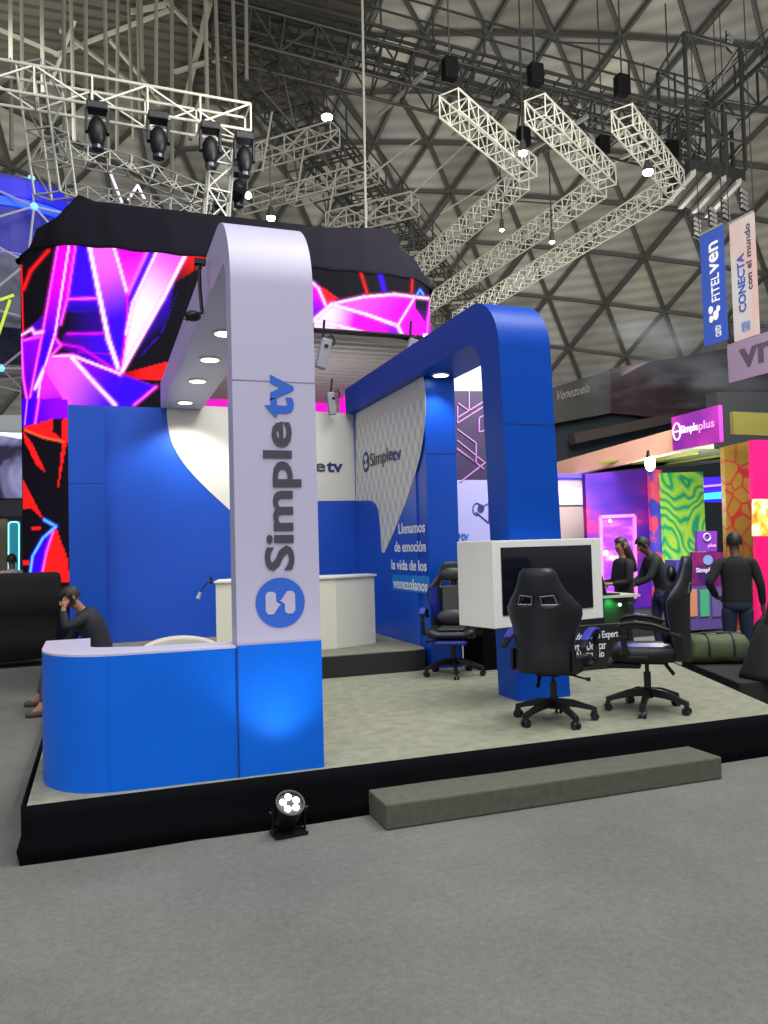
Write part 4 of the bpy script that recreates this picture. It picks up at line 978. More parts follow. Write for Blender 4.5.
def wavy(n, L, v):
    f = noise_src(n, L, v, .75, 1.5, .6)
    m1 = n.new('ShaderNodeMath'); m1.operation = 'MULTIPLY'; m1.inputs[1].default_value = 15; L.new(f, m1.inputs[0])
    m2 = n.new('ShaderNodeMath'); m2.operation = 'PINGPONG'; m2.inputs[1].default_value = .5; L.new(m1.outputs[0], m2.inputs[0])
    m3 = n.new('ShaderNodeMath'); m3.operation = 'MULTIPLY'; m3.inputs[1].default_value = 2; L.new(m2.outputs[0], m3.inputs[0])
    return ramp(n, L, m3.outputs[0], [(0, (30, 150, 130)), (.22, (50, 175, 110)), (.42, (130, 215, 80)), (.8, (160, 222, 90)), (1, (205, 220, 70))])
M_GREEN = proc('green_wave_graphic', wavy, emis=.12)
def honey(n, L, v):
    k = n.new('ShaderNodeTexVoronoi'); k.feature = 'DISTANCE_TO_EDGE'; k.inputs['Scale'].default_value = 2.9; L.new(v, k.inputs['Vector'])
    return ramp(n, L, k.outputs['Distance'], [(0, (150, 30, 40)), (.03, (150, 34, 40)), (.05, (128, 106, 40)), (1, (134, 112, 44))])
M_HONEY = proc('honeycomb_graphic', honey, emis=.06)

# ------------------------------------------------------------------ display behind the blue portal
pb = thing('patterned_backdrop', 'dark purple backdrop with pink diamond outlines above a pale branded panel behind the blue portal', 'backdrop')
YP = 12.8
panel_mb(rect_y(440, 500, 391, 480, YP), .06).build('dark_panel', mat('dark_purple', (34, 14, 62), .5), pb)
panel_mb(rect_y(440, 500, 480, 640, YP, zb=SZ-.3), .06).build('pale_panel', mat('pale_lilac', (150, 150, 200), .5), pb)
lm = mat('pink_outline', (176, 120, 190), .5)
for pl_ in ([(457, 418), (486, 400)], [(457.5, 406), (457.5, 423), (486, 405)], [(469, 391), (469, 411), (458, 403)], [(457, 429), (476, 443), (476, 463), (457, 449)], [(486, 414), (479, 418), (479, 432), (486, 430)], [(457, 448), (484, 469)], [(460, 482), (486, 462)], [(457, 440), (484, 462)]):
    MB().tube([at_y(x, y, YP-.01) for x, y in pl_], .018, 4).build('outline_figure', lm, pb)
bb = [(477+4*math.cos(a)+0, 509+6*math.sin(a)) for a in [math.radians(60+k*22) for k in range(14)]]
MB().tube([at_y(x, y, YP-.01) for x, y in bb+[(489, 503), (489, 523), (476, 512)]], .014, 4).build('bubble_outline', M_NAVY, pb)
MB().loft([[at_y(481+3.4*math.cos(a), 508.5+4.2*math.sin(a), YP-d) for a in [2*math.pi*k/20 for k in range(20)]] for d in (.004, .01)]).build('logo_disc', M_NAVY, pb)
hlet_y('tv', 461, 469, 540, 532.5, YP-.01, M_LETB, pb)
hlet_y('Simple', 431, 460.5, 541, 531, YP-.01, M_LETG, pb)
tag(panel_mb([at_y(440, 365, 13.6), at_y(505, 355, 13.6), at_y(505, 391, 13.6), at_y(440, 395, 13.6)], .05).build('pale_valance', mat('valance', (150, 165, 165), .8, noise=.3, nscale=2)), 'pale cloth valance hanging above the purple backdrop', 'valance')

# ------------------------------------------------------------------ laptop table and text board behind the chairs
kt = thing('laptop_table', 'black table lit by a green lamp with pale top right of the screen cabinet', 'table')
T0 = at_y(607, 597, 8.4); T1 = at_y(636, 595, 8.4)
MB().box(((T0.x+T1.x)/2, 8.7, T0.z), (T1.x-T0.x+.12, .62, .03)).build('table_top', mat('table_top_white', (190, 190, 180), .4), kt)
MB().box(((T0.x+T1.x)/2-.04, 8.72, (SZ+T0.z)/2), (T1.x-T0.x-.08, .5, T0.z-SZ-.03)).build('table_body', mat('kiosk_black', (26, 30, 26), .5), kt)
lap = thing('laptop', 'open dark laptop standing on the black table', 'laptop', ((T0.x+T1.x)/2-.13, 8.6, T0.z+.016), math.radians(100))
MB().box((0, 0, .01), (.34, .24, .018)).build('keyboard_base', M_PBLK, lap, bevel=.003)
MB().box((0, .14, .125), (.34, .012, .24), M=Matrix.Rotation(-.25, 3, 'X')).build('lid', M_PBLK, lap, bevel=.003)
gl_ = thing('green_lamp', 'small green glowing lamp on the front of the black table', 'lamp', (T0.x+.22, 8.46, .86))
MB().ell((0, -.01, .02), (.02, .02, .02), 10, 8).build('bulb', mat('green_glow', (160, 255, 170), emis=6), gl_)
spot('green_lamp_beam', (T0.x+.12, 8.36, .95), (T0.x+.05, 8.5, .72), 10, 120, (.05, 1, .18), .9, .03)
bd_ = thing('text_board', 'black board with white slogan lettering between the gaming chairs', 'sign')
B0 = at_y(566, 630, 7.35); B1 = at_y(632, 628, 7.35)
MB().box(((B0.x+B1.x)/2, 7.40, (SZ+B0.z)/2+.01), (B1.x-B0.x, .10, B0.z-SZ+.04)).build('board', mat('board_black', (14, 18, 18), .5), bd_, bevel=.004)
hlet_y('ademas de Expert', 574, 618, 640.5, 631.5, 7.348, M_PW, bd_, .01)
hlet_y('rtes Dedicar', 575, 606, 650, 641.5, 7.348, M_PW, bd_, .01)
hlet_y('Al servicio', 575, 604, 658, 650.5, 7.348, M_PW, bd_, .01)
tag(MB().box((4.32, 8.12, .68), (.80, .5, .736)).build('equipment_case', mat('case_black', (5, 5, 7), .8, spec=.1), bevel=.01), 'black equipment case in the shade behind the blue portal', 'case')

# ------------------------------------------------------------------ right hand booth
rbth = thing('purple_booth', 'open booth with salmon canopy beam, purple wall and green wave wall', 'exhibition booth')
YR = 14.5
panel_mb(rect_y(585, 650, 474, 610, YR, 468.5, zb=.2), .12).build('purple_wall', M_PURP, rbth)
panel_mb(rect_y(650.3, 661.5, 468.5, 610, YR-.15, 470, zb=.2), .12).build('pink_blue_column', M_BLOT, rbth)
panel_mb(rect_y(662.5, 703, 473, 588, YR-.3, 471.5, zb=.2), .12).build('green_wall', M_GREEN, rbth)
panel_mb(rect_y(550, 586, 474, 610, 16.2, 474, zb=.2), .12).build('pale_wall', mat('pale_pink_wall', (205, 180, 182), .6), rbth)
panel_mb(rect_y(550, 585, 488, 505, 16.15, 488), .03).build('wall_slats', mat('slat_white', (215, 215, 235), .5), rbth)
panel_mb(rect_y(550, 585, 474, 477.5, 16.1, 474), .05).build('light_strip', mat('blue_strip', (70, 60, 255), emis=3), rbth)
fr = [at_y(x, y, YR-.04) for x, y in ((600, 517), (634, 515.5), (635.5, 597), (602, 598))]
MB().tube(fr+[fr[0]], .07, 4).build('door_frame', mat('pink_frame', (216, 120, 205), .5, emis=.25), rbth)
panel_mb([at_y(x, y, YR-.03) for x, y in ((601, 518), (633.5, 516.5), (634.5, 597), (602.5, 597.5))], .02).build('lit_screen', proc('lilac_screen', lambda n, L, v: ramp(n, L, noise_src(n, L, v, 1.6, 4, 0, (1, 1, 3)), [(.3, (96, 40, 200)), (.5, (140, 56, 210)), (.62, (170, 90, 225)), (.75, (225, 190, 250))]), emis=.5), rbth)
for x, y, r in ((606, 553, 2.6), (624, 554, 2.2), (610, 521, 1.6)):
    MB().ell(at_y(x, y, YR-.1), (r*.02, .03, r*.02), 10, 8).build('bulb', M_DOWN, rbth)
Tt = at_y(672, 429.5, 12.0); zt_ = Tt.z; zb_ = at_y(672, 452, 12.0).z; Tl = at_z(552, 463.5, zt_)
beam = [Tl, Tt, Vector((Tt.x, Tt.y, zb_)), Vector((Tl.x, Tl.y, zb_))]
panel_mb(beam, .18).build('canopy_beam', mat('salmon_board', (255, 196, 166), .6), rbth)
Sr = at_z(724, 427, zt_); 
cv = [Tl+Vector((.5, .35, 0)), Tt+Vector((.1, .35, 0)), Vector((13.4, 12.3, zt_)), Vector((13.4, 15.5, zt_)), Vector((Tl.x, 16.2, zt_))]
mb = MB(); mb.loft([[Vector((p.x, p.y, zb_+.12)) for p in cv], [Vector((p.x, p.y, zb_+.22)) for p in cv]]); mb.build('canopy_roof', mat('canopy_white', (176, 180, 158), .5), rbth)
for i in range(3): MB().bar(Vector((10.4+i*.9, 12.8, zb_+.10)), Vector((10.4+i*.9, 14.9, zb_+.10)), .05).build('roof_batten', mat('roof_yellow', (170, 180, 70), .5), rbth)
mb = MB(); mb.prism([(8.6, 11.6), (13.5, 11.6), (13.5, 16.4), (8.6, 16.4)], 0, .19); mb.build('booth_base', mat('booth_base', (34, 32, 38), .7), rbth)
# sign
sg_ = thing('magenta_sign', 'magenta sign board with white brand lettering above the canopy beam', 'sign')
L0 = at_y(671.5, 417.5, 11.85); zt2 = L0.z; R0 = at_z(718, 405.2, zt2); zb2 = at_y(672.5, 451, 11.85).z
panel_mb([L0, R0, Vector((R0.x, R0.y, zb2)), Vector((L0.x, L0.y, zb2))], .08).build('sign_board', proc('magenta_board', lambda n, L, v: ramp(n, L, noise_src(n, L, v, .9, 2), [(.35, (120, 40, 140)), (.65, (200, 60, 170))]), emis=.25), sg_)
uu = (R0-L0).normalized(); Ls = (R0-L0).length; hh = zt2-zb2
lettering('Simple', L0+uu*Ls*.21+Z*(-hh*.62)-uu.cross(Z)*-.006, uu, Z, Ls*.37, hh*.3, mat('sign_white', (255, 225, 255), .5, emis=.6), sg_, bold=.02)
lettering('plus', L0+uu*Ls*.60+Z*(-hh*.64)-uu.cross(Z)*-.006, uu, Z, Ls*.32, hh*.32, mat('sign_pink', (235, 150, 225), .5, emis=.5), sg_)
cc = L0+uu*Ls*.115-Z*hh*.46+uu.cross(Z)*.008
MB().tube([cc+uu*(.105*math.cos(a))+Z*(.15*math.sin(a)) for a in [2*math.pi*k/20 for k in range(21)]], .028, 6).tube([cc-uu*.1, cc+uu*.1], .03, 6).build('logo_ring', mat('sign_white', (0, 0, 0)), sg_)
fl = thing('flood_lamp', 'bright white floodlight hanging under the salmon canopy beam', 'lamp'); c = at_y(650, 463, 12.9)
MB().bar(c+Z*.25, c+Z*.08, .1, 12, .16).build('lamp_housing', M_PBLK, fl); MB().ell(c, (.10, .10, .16)).build('bulb', mat('flood_white', (250, 255, 225), emis=30), fl, smooth=True)
point('flood_glow', c-Vector((0, .1, .75)), 120, (.95, 1, .85), .12)
# honeycomb wall, pink wall, olive sign, dark fascia
hw_ = thing('honeycomb_column', 'mustard column printed with red honeycomb lines right of the green wall', 'column')
panel_mb([at_y(724, 447, 11.5), at_y(754.5, 440, 11.5), Vector((at_y(757, 560, 11.5).x, 11.5, 0)), Vector((at_y(727, 560, 11.5).x, 11.5, 0))], .10).build('column_body', M_HONEY, hw_)
tag(panel_mb([at_y(733, 411.5, 11.0), at_y(790, 414, 11.0), at_y(790, 437, 11.0), at_y(734, 434, 11.0)], .08).build('olive_sign', mat('olive_board', (92, 92, 32), .6)), 'plain olive green sign board above the honeycomb column', 'sign')
pk = thing('pink_display', 'bright pink wall with glowing orange picture band at the right edge', 'display wall')
def pkp(x0, x1, yt, yb, m, nm, Yp=10.6): panel_mb([at_y(x0, yt, Yp), at_y(x1, yt, Yp), at_y(x1, yb, Yp), at_y(x0, yb, Yp)], .08).build(nm, m, pk)
pkp(752.5, 800, 440, 499, mat('hot_pink', (200, 0, 90), .5, emis=.6), 'upper_panel'); pkp(755.5, 800, 499, 536, proc('orange_picture', lambda n, L, v: ramp(n, L, noise_src(n, L, v, 5, 4), [(.3, (220, 60, 30)), (.5, (250, 170, 60)), (.65, (255, 235, 210))]), emis=1.0), 'picture_band'); pkp(757, 800, 536, 660, mat('hot_pink', (0, 0, 0)), 'lower_panel')
tag(panel_mb([at_y(717, 392, 12.2), at_y(800, 392, 12.2), at_y(800, 441, 12.2), at_y(719, 447, 12.2)], .3).build('dark_fascia', mat('fascia_black', (26, 28, 30), .7)), 'dark fascia beam between the magenta sign and the olive sign', 'fascia')
# glowing ring sign far behind
rg_ = thing('blue_ring_sign', 'curved blue glowing sign with cyan line beyond the green wall', 'sign')
panel_mb([at_y(698, 478, 19), at_y(730, 476, 19), at_y(730, 502, 19), at_y(698, 502, 19)], .1).build('sign_body', mat('ring_blue', (60, 30, 215), emis=.8), rg_)
panel_mb([at_y(698, 494, 18.9), at_y(730, 491, 18.9), at_y(730, 498, 18.9), at_y(698, 500, 18.9)], .05).build('cyan_line', mat('ring_cyan', (60, 200, 255), emis=1.2), rg_)
panel_mb([at_y(698, 486, 18.9), at_y(730, 483, 18.9), at_y(730, 485, 18.9), at_y(698, 488, 18.9)], .05).build('lilac_line', mat('ring_lilac', (190, 130, 255), emis=1), rg_)
# counters with boards in front of the green wall
kb = thing('brand_board', 'purple board with round logo and brand lettering beside the man with his back turned', 'sign'); YK = 11.2
panel_mb([at_y(692, 552, YK), at_y(723, 552, YK), at_y(723, 586, YK), at_y(692, 586, YK)], .05).build('board', proc('board_purple', lambda n, L, v: ramp(n, L, noise_src(n, L, v, 3, 3), [(.4, (52, 22, 96)), (.6, (130, 30, 90))]), emis=.1), kb)
MB().loft([[at_y(708+5*math.cos(a), 560+5*math.sin(a), YK-d) for a in [2*math.pi*k/20 for k in range(20)]] for d in (.004, .012)]).build('logo_disc', mat('logo_pale_blue', (120, 150, 210), .5), kb)
hlet_y('Simple', 696, 713, 573.5, 567.5, YK-.004, M_PW, kb)
k2 = thing('small_purple_sign', 'small purple sign with round logo on top of the brand board', 'sign')
panel_mb([at_y(697, 531, YK), at_y(717, 531, YK), at_y(717, 551.5, YK), at_y(697, 551.5, YK)], .05).build('board', mat('violet_board', (112, 50, 170), .5, emis=.15), k2)
MB().tube([at_y(707+3.4*math.cos(a), 537+3.6*math.sin(a), YK-.02) for a in [2*math.pi*k/16 for k in range(17)]], .02, 5).build('logo_ring', M_PW, k2)
hlet_y('plus', 708, 716, 548, 543.5, YK-.004, mat('sign_pink', (0, 0, 0)), k2)
k3 = thing('poster_counter', 'counter covered in teal and lilac posters in front of the green wall', 'counter')
panel_mb([at_y(684, 586.5, YK), at_y(724, 586.5, YK), Vector((at_y(724, 600, YK).x, YK, .1)), Vector((at_y(684, 600, YK).x, YK, .1))], .4).build('counter_body', mat('lilac_counter', (80, 66, 130), .5), k3)
for x0, x1, c_, nm in ((688, 697, (190, 130, 100), 'salmon_poster'), (700, 709, (60, 160, 120), 'teal_poster'), (712, 722, (86, 84, 140), 'lilac_poster')):
    panel_mb([at_y(x0, 590, YK-.02), at_y(x1, 589, YK-.02), at_y(x1+.6, 616, YK-.02), at_y(x0+.6, 617, YK-.02)], .015).build(nm, mat(nm, c_, .5), k3)
tag(panel_mb([at_y(676, 560, 11.6), at_y(690, 559, 11.6), at_y(691, 612, 11.6), at_y(677, 612, 11.6)], .3).build('blue_stand', mat('stand_blue', (78, 82, 165), .5)), 'plain blue lilac stand in front of the green wave wall', 'stand')
J = dict(STAND); person('person mostly hidden behind the blue portal, one arm showing', (7.0, 11.35, 0), math.radians(100), J, mat('blue_shirt', (40, 90, 150), .8), JEAN, BLKSHOE, M_SKIN, 'short', scale=1)

# ------------------------------------------------------------------ far stands
fs1 = thing('grey_fascia', 'grey upper fascia with white script lettering behind the blue portal', 'fascia')
def quad_at(px4, Yp): return [at_y(x, y, Yp) for x, y in px4]
panel_mb(quad_at(((545, 390), (610, 370), (611, 413), (545, 425)), 24), .3).build('fascia_board', mat('fascia_grey', (64, 62, 60), .8, noise=.2, nscale=.8), fs1)
a0 = at_y(555, 401, 23.99); a1 = at_y(589, 392, 23.99)
lettering('Venezuela', a0, (a1-a0).normalized(), Z, (a1-a0).length, .32, mat('script_white', (140, 138, 134), .5), fs1, italic=.35, bold=0)
tag(panel_mb(quad_at(((610.5, 369), (900, 318), (900, 440), (611, 413)), 24.2), .3).build('dark_red_fascia', mat('fascia_red', (50, 34, 38), .85, noise=.35, nscale=.5)), 'long dark reddish fascia wall below the dome on the right', 'fascia')
tag(panel_mb(quad_at(((545, 405), (900, 396), (900, 560), (545, 560)), 24.6), .3).build('dark_booth_wall', mat('booth_dark', (34, 44, 50), .85)), 'dark teal grey booth wall under the fascias', 'wall panel')
MB_ = MB().bar(at_y(572, 439, 23.8), at_y(672, 418, 23.8), .35)
tag(MB_.build('ledge_beam', mat('ledge', (64, 54, 50), .8)), 'thin brownish ledge beam crossing the dark booth wall', 'beam')
# hanging banners
def hbanner(name, label, pl_, X_, m):
    t = thing(name, label, 'banner'); (x0, y0), (x1, y1), yb = pl_
    a = at_x(x0, y0, X_); b = at_x(x1, y1, X_); zb = at_x(x0+9, yb, X_).z; zt = (a.z+b.z)/2
    panel_mb([(X_, a.y, zt), (X_, b.y, zt), (X_-.0, b.y, zb), (X_, a.y, zb)], .03).build('cloth', m, t)
    MB().bar((X_, a.y, zt), (X_, b.y, zt), .06, 8).build('top_pole', M_ALU, t)
    for yy_ in (a.y, b.y): MB().bar((X_, yy_, zt), (X_, yy_, zt+6), .02, 4).build('cable', M_DARK, t)
    return t, a, b, zb, zt
M_BANB = mat('banner_blue', (50, 80, 170), .6); M_BANW = proc('banner_white', lambda n, L, v: ramp(n, L, noise_src(n, L, v, .8, 2), [(.4, (180, 180, 180)), (.62, (190, 160, 155))]))
t, a, b, zb, zt = hbanner('hanging_banner', 'blue hanging banner with white vertical lettering, left of the pair', ((699.5, 236), (722.5, 223), 346), 16, M_BANB)
def up_text(body, X_, a, b, z0f, z1f, w0f, w1f, zb, zt, m, t, bold=.01):
    H_ = zt-zb; W_ = a.y-b.y       # reading upwards, baseline on the picture right (smaller y)
    lettering(body, (X_-.001, b.y+W_*w0f, zb+H_*z0f), (0, 0, 1), (0, 1, 0), H_*(z1f-z0f), W_*(w1f-w0f), m, t, bold=bold, depth=.01)
BWH = mat('banner_print_white', (232, 232, 236), .6)
up_text('FITEL', 15.985, a, b, .36, .60, .22, .56, zb, zt, BWH, t); up_text('ven', 15.985, a, b, .61, .88, .20, .60, zb, zt, BWH, t, .02); up_text('cantv', 15.985, a, b, .05, .15, .22, .5, zb, zt, BWH, t)
for k, (hf, wf, r_) in enumerate(((.24, .42, .11), (.30, .62, .09), (.29, .3, .07), (.22, .62, .08))):
    MB().ell((15.97, b.y+(a.y-b.y)*wf, zb+(zt-zb)*hf), (.01, r_, r_*1.25)).build('emblem_lobe', BWH, t)
t, a, b, zb, zt = hbanner('hanging_banner', 'white hanging banner with blue and dark vertical lettering, right of the pair', ((729, 224), (753.5, 210.5), 341), 16.05, M_BANW)
up_text('CONECTA', 16.035, a, b, .22, .70, .42, .72, zb, zt, mat('banner_navy', (54, 74, 160), .6), t, .02); up_text('con el mundo', 16.035, a, b, .38, .92, .14, .36, zb, zt, mat('banner_dark', (60, 60, 72), .6), t); up_text('cantv', 16.035, a, b, .06, .14, .3, .72, zb, zt, mat('banner_sky', (96, 130, 190), .6), t)
vb = thing('lilac_banner', 'lilac panel with large grey letters under the two hanging banners', 'banner')
a = at_x(727, 345, 15.6); b = at_x(790, 326, 15.6); c_ = at_x(730, 383, 15.6)
panel_mb([a, (15.6, b.y, a.z), (15.6, b.y, c_.z), (15.6, a.y, c_.z)], .05).build('panel', mat('lilac_cloth', (128, 110, 134), .7), vb)
lettering('vn', (15.59, at_x(740, 370, 15.6).y, a.z-(a.z-c_.z)*.72), (0, -1, 0), Z, 1.15, (a.z-c_.z)*.5, mat('letter_grey', (74, 62, 78), .6), vb, bold=.03)
# left distance
ls = thing('far_screen', 'large pale video screen far left beyond the curved video wall', 'video screen')
panel_mb(quad_at(((-60, 415), (24, 415), (24, 516), (-60, 516)), 26), .3).build('screen_surround', mat('surround_grey', (50, 54, 60), .7), ls)
panel_mb(quad_at(((-60, 431), (22.5, 433), (22.5, 498), (-60, 499)), 25.9), .05).build('display', proc('far_picture', lambda n, L, v: ramp(n, L, noise_src(n, L, v, .55, 4, 1), [(.38, (40, 36, 60)), (.48, (120, 120, 160)), (.56, (170, 165, 200)), (.7, (215, 205, 225))]), emis=.75), ls)
tp = thing('teal_light_panel', 'teal panel with a glowing outline under the far screen', 'panel')
panel_mb(quad_at(((7.5, 521), (20, 521), (20, 590), (7.5, 590)), 24), .1).build('panel', mat('teal', (20, 130, 150), .5, emis=.3), tp)
fr = quad_at(((8.5, 590), (8.5, 524), (11, 522), (17, 522), (19, 524), (19, 590)), 23.95); MB().tube(fr, .035, 5).build('glow_tube', mat('cyan_tube', (150, 240, 255), emis=1.6), tp)
tag(panel_mb(quad_at(((-30, 519), (6.5, 519), (6.5, 590), (-30, 590)), 24.5), .3).build('beige_column', mat('beige_wall', (126, 114, 90), .7)), 'beige column left of the teal light panel', 'column')

# ------------------------------------------------------------------ overhead trusses on the right
def vtruss(label, a, b, c, Zt):
    A_, B_, C_ = at_z(*a, Zt), at_z(*b, Zt), at_z(*c, Zt)
    t = thing('lighting_truss', label, 'truss', A_, 0, 'angled roof trusses')
    C2 = B_+(C_-B_)*1.2
    add_truss(t, A_, B_, .52, .5, mat('truss_cream', (206, 203, 188), .5, metal=.2), chord_w=.055, lace_w=.024); add_truss(t, B_+Vector((0, .4, -.1)), C2, .5, .5, mat('truss_cream', (0, 0, 0)), chord_w=.05, lace_w=.026)
    for k, f in enumerate((.02, .95)):
        q = A_+(B_-A_)*f; hd = thing('chain_hoist', ('black hoist at the near end of the ' if k == 0 else 'black hoist at the bend of the ')+label.split(',')[0], 'hoist', q+Z*.6)
        MB().box((0, 0, .25), (.34, .26, .5)).build('motor_body', mat('hoist_black', (10, 10, 11), .7, spec=.1), hd, bevel=.03); MB().bar((0, 0, .5), (0, 0, 4.6), .03, 4).build('chain', M_DARK, hd)
vtruss('leftmost angled cream truss, over the blue portal', (449, 103), (528, 170), (415, 270), 12)
vtruss('middle angled cream truss, between two similar ones', (535, 108), (607, 178), (437, 298), 12)
vtruss('rightmost angled cream truss, beside the striped platform', (622, 118), (675, 182), (482, 303), 12)

# lamps on the trusses and roof
def hall_lamp(px, py, Zl, label, r=.14, e=40):
    c = at_z(px, py, Zl); t = thing('hall_lamp', label, 'lamp', c)
    MB().bar((0, 0, .32), (0, 0, .02), .12, 12, r*2.3).build('shade', M_DARK, t); MB().ell((0, 0, 0), (r, r, r*.7)).build('bulb', mat('hall_bulb', (255, 252, 225), emis=e), t, smooth=True)
    MB().bar((0, 0, .3), (0, 0, 3.0), .03, 4).build('stem', M_DARK, t)
hall_lamp(327, 117, 15, 'bright hall lamp high above the middle of the white portal', .17); hall_lamp(271, 218, 11, 'bright hall lamp just above the black drape', .12); hall_lamp(523, 153, 11.6, 'bright lamp on the leftmost angled truss', .11); hall_lamp(648, 172, 11.5, 'bright lamp on the rightmost angled truss', .14)
hall_lamp(502, 230, 11, 'unlit looking small lamp hanging between the left and middle trusses', .06, 2); hall_lamp(552, 242, 10.5, 'small lamp hanging below the middle truss', .07, 3)

# ------------------------------------------------------------------ catwalks
M_CW = mat('catwalk_steel', (56, 55, 51), .6, metal=.2)
def catwalk(label, P, Q, w=1.3, h=1.1):
    t = thing('catwalk', label, 'catwalk', P); o = Vector(P); add_truss(t, P, Q, h, 1.0, M_CW, chord_w=.10, lace_w=.05)
    d = (Q-P).normalized(); s = d.cross(Z).normalized(); L_ = (Q-P).length
    dk = MB()
    for k in (-1.1, -.7, -.3, .3, .7, 1.1): dk.bar(s*k+Z*.62, d*L_+s*k+Z*.62, .08)
    for i in range(int(L_/.5)): dk.bar(d*i*.5+s*1.15+Z*.60, d*i*.5-s*1.15+Z*.60, .05)
    dk.build('grating', M_CW, t)
    for sgn in (-1, 1):
        r = MB()
        for zz in (1.1, 1.65): r.bar(s*sgn*1.15+Z*zz, d*L_+s*sgn*1.15+Z*zz, .05)
        for i in range(int(L_/1.6)+1): r.bar(d*i*1.6+s*sgn*1.15+Z*.6, d*i*1.6+s*sgn*1.15+Z*1.65, .05)
        r.build('railing', M_CW, t)
    o2_ = MB()
    for i in range(2, int(L_/2.6)): o2_ = MB().bar(d*i*2.6-s*1.6-Z*.5, d*(i*2.6+.9)+s*1.2-Z*.5, .10); o2_.build('cross_bar', mat('bar_pale', (140, 138, 128), .5), t)
    return t
catwalk('long dark catwalk crossing the roof from top left to the striped platform', at_z(215, 28, 17), at_z(690, 152, 14.5))
catwalk('short dark catwalk rising to the upper right corner behind the rightmost truss', at_z(668, 170, 15), at_z(775, 70, 19))
catwalk('dark ladder like catwalk descending behind the black drape', at_z(238, 70, 16), at_z(470, 330, 13), h=1.6)
for k, (x0, y0, x1, y1, Zk) in enumerate(((246, 160, 335, 134, 14), (330, 224, 415, 204, 12), (238, 205, 300, 188, 14.5), (290, 196, 375, 172, 14))):
    t = thing('roof_lattice', ('upper', 'lower', 'left hand', 'small')[k]+' grey lattice girder crossing the ladder like catwalk', 'girder', at_z(x0, y0, Zk)); add_truss(t, at_z(x0, y0, Zk), at_z(x1, y1, Zk), .55, .8, mat('bar_pale', (0, 0, 0)), chord_w=.06, lace_w=.035)
for k, (a, b) in enumerate((((272, 112), (262, 172)), ((305, 140), (296, 202)), ((337, 168), (327, 225)), ((365, 205), (357, 232)), ((420, 138), (370, 176)), ((470, 140), (395, 210)), ((510, 170), (440, 214)), ((362, -10), (366, 235)))):
    tag(MB().bar(at_z(*a, 14+.2*k), at_y(b[0], b[1], at_z(*a, 14+.2*k).y), .065, 6).build('roof_rod', mat('bar_pale', (0, 0, 0))), ['pale upright rod, first from left beside the ladder catwalk', 'pale upright rod, second from left beside the ladder catwalk', 'pale upright rod, third from left beside the ladder catwalk', 'short pale upright rod right at the drape', 'short slanting pale rod above the ladder catwalk', 'long slanting pale rod left of the leftmost truss', 'slanting pale rod nearest the leftmost truss', 'long vertical cable like rod above the white portal'][k], 'rod')
# striped platform with cage
sp_ = thing('striped_platform', 'dark hanging platform with pale stripes underneath and a cage of posts above', 'platform'); Zs = 12.6
cr_ = [at_z(x, y, Zs) for x, y in ((663, 200), (690, 170), (746, 181), (713, 216))]
MB().loft([[p for p in cr_], [p+Z*.35 for p in cr_]]).build('deck', mat('deck_dark', (44, 43, 40), .7), sp_)
for k in range(4):
    f = .06+.27*k; a = cr_[0]*(1-f)+cr_[3]*f; b = cr_[1]*(1-f)+cr_[2]*f
    MB().bar(a-Z*.04, b-Z*.04, .16).build('stripe', mat('stripe_pale', (178, 172, 160), .5), sp_)
for k, (p, q) in enumerate(zip(cr_, cr_[1:]+cr_[:1])):
    for f in (0, .33, .66): c = p*(1-f)+q*f; MB().bar(c+Z*.3, c+Z*(4.2 if f == 0 else 2.0), .09).build('post', M_CW, sp_)
    for zz in (1.2, 2.0, 4.2): MB().bar(p+Z*zz, q+Z*zz, .07).build('rail', M_CW, sp_)
for k, (x, y) in enumerate(((697, 220), (713, 210), (726, 202), (744, 192), (730, 35))):
    c = at_z(x, y, 12.2 if k < 4 else 20); t = thing('louvre_light', 'small panel of pale louvres under the striped platform' if k < 4 else 'panel of pale louvres high in the upper right corner', 'light', c, .4, 'louvre lights' if k < 4 else None)
    for j in range(4): MB().box((0, 0, -.16*j), (.42, .05, .09), M=Matrix.Rotation(.4, 3, 'X')).build('louvre', mat('louvre_pale', (176, 174, 170), .5), t)
    MB().box((0, .06, -.25), (.46, .03, .7)).build('back_plate', M_DARK, t)

# ------------------------------------------------------------------ upper left: ribbed deck, hanger rods, trusses
rd = MB(); rd.box((-9, 20.5, 18.2), (34, 17, .2))
for i in range(34): rd.box((-9, 12.3+i*.5, 18.05), (34, .16, .14))
structure(rd.build('ceiling_deck', mat('deck_ribbed', (74, 71, 62), .8)))
random.seed(11)
RODP = [(10, 40, 150), (22, 60, 110), (41, 0, 95), (63, 0, 160), (70, 0, 140), (86, 0, 150), (103, 0, 160), (118, 0, 158), (128, 0, 140), (137, 0, 120), (158, 0, 95), (172, 0, 190), (190, 10, 140), (205, 0, 190), (214, 0, 100), (140, 0, 70), (232, 0, 120), (246, 0, 80)]
for k, (x, y0, y1) in enumerate(RODP):
    Yk = 19+5*random.random(); a = at_y(x, max(y0-30, -40), Yk); b = at_y(x+2, y1, Yk)
    tag(MB().bar(Vector((a.x, Yk, 18.1)), Vector((a.x+random.uniform(-.1, .1), Yk, b.z)), .11, 6).build('hanger_rod', mat('rod_grey', (112, 110, 98), .5)), 'thin grey vertical rod hanging from the ribbed roof deck', 'rod', 'hanger rods below the ribbed deck')
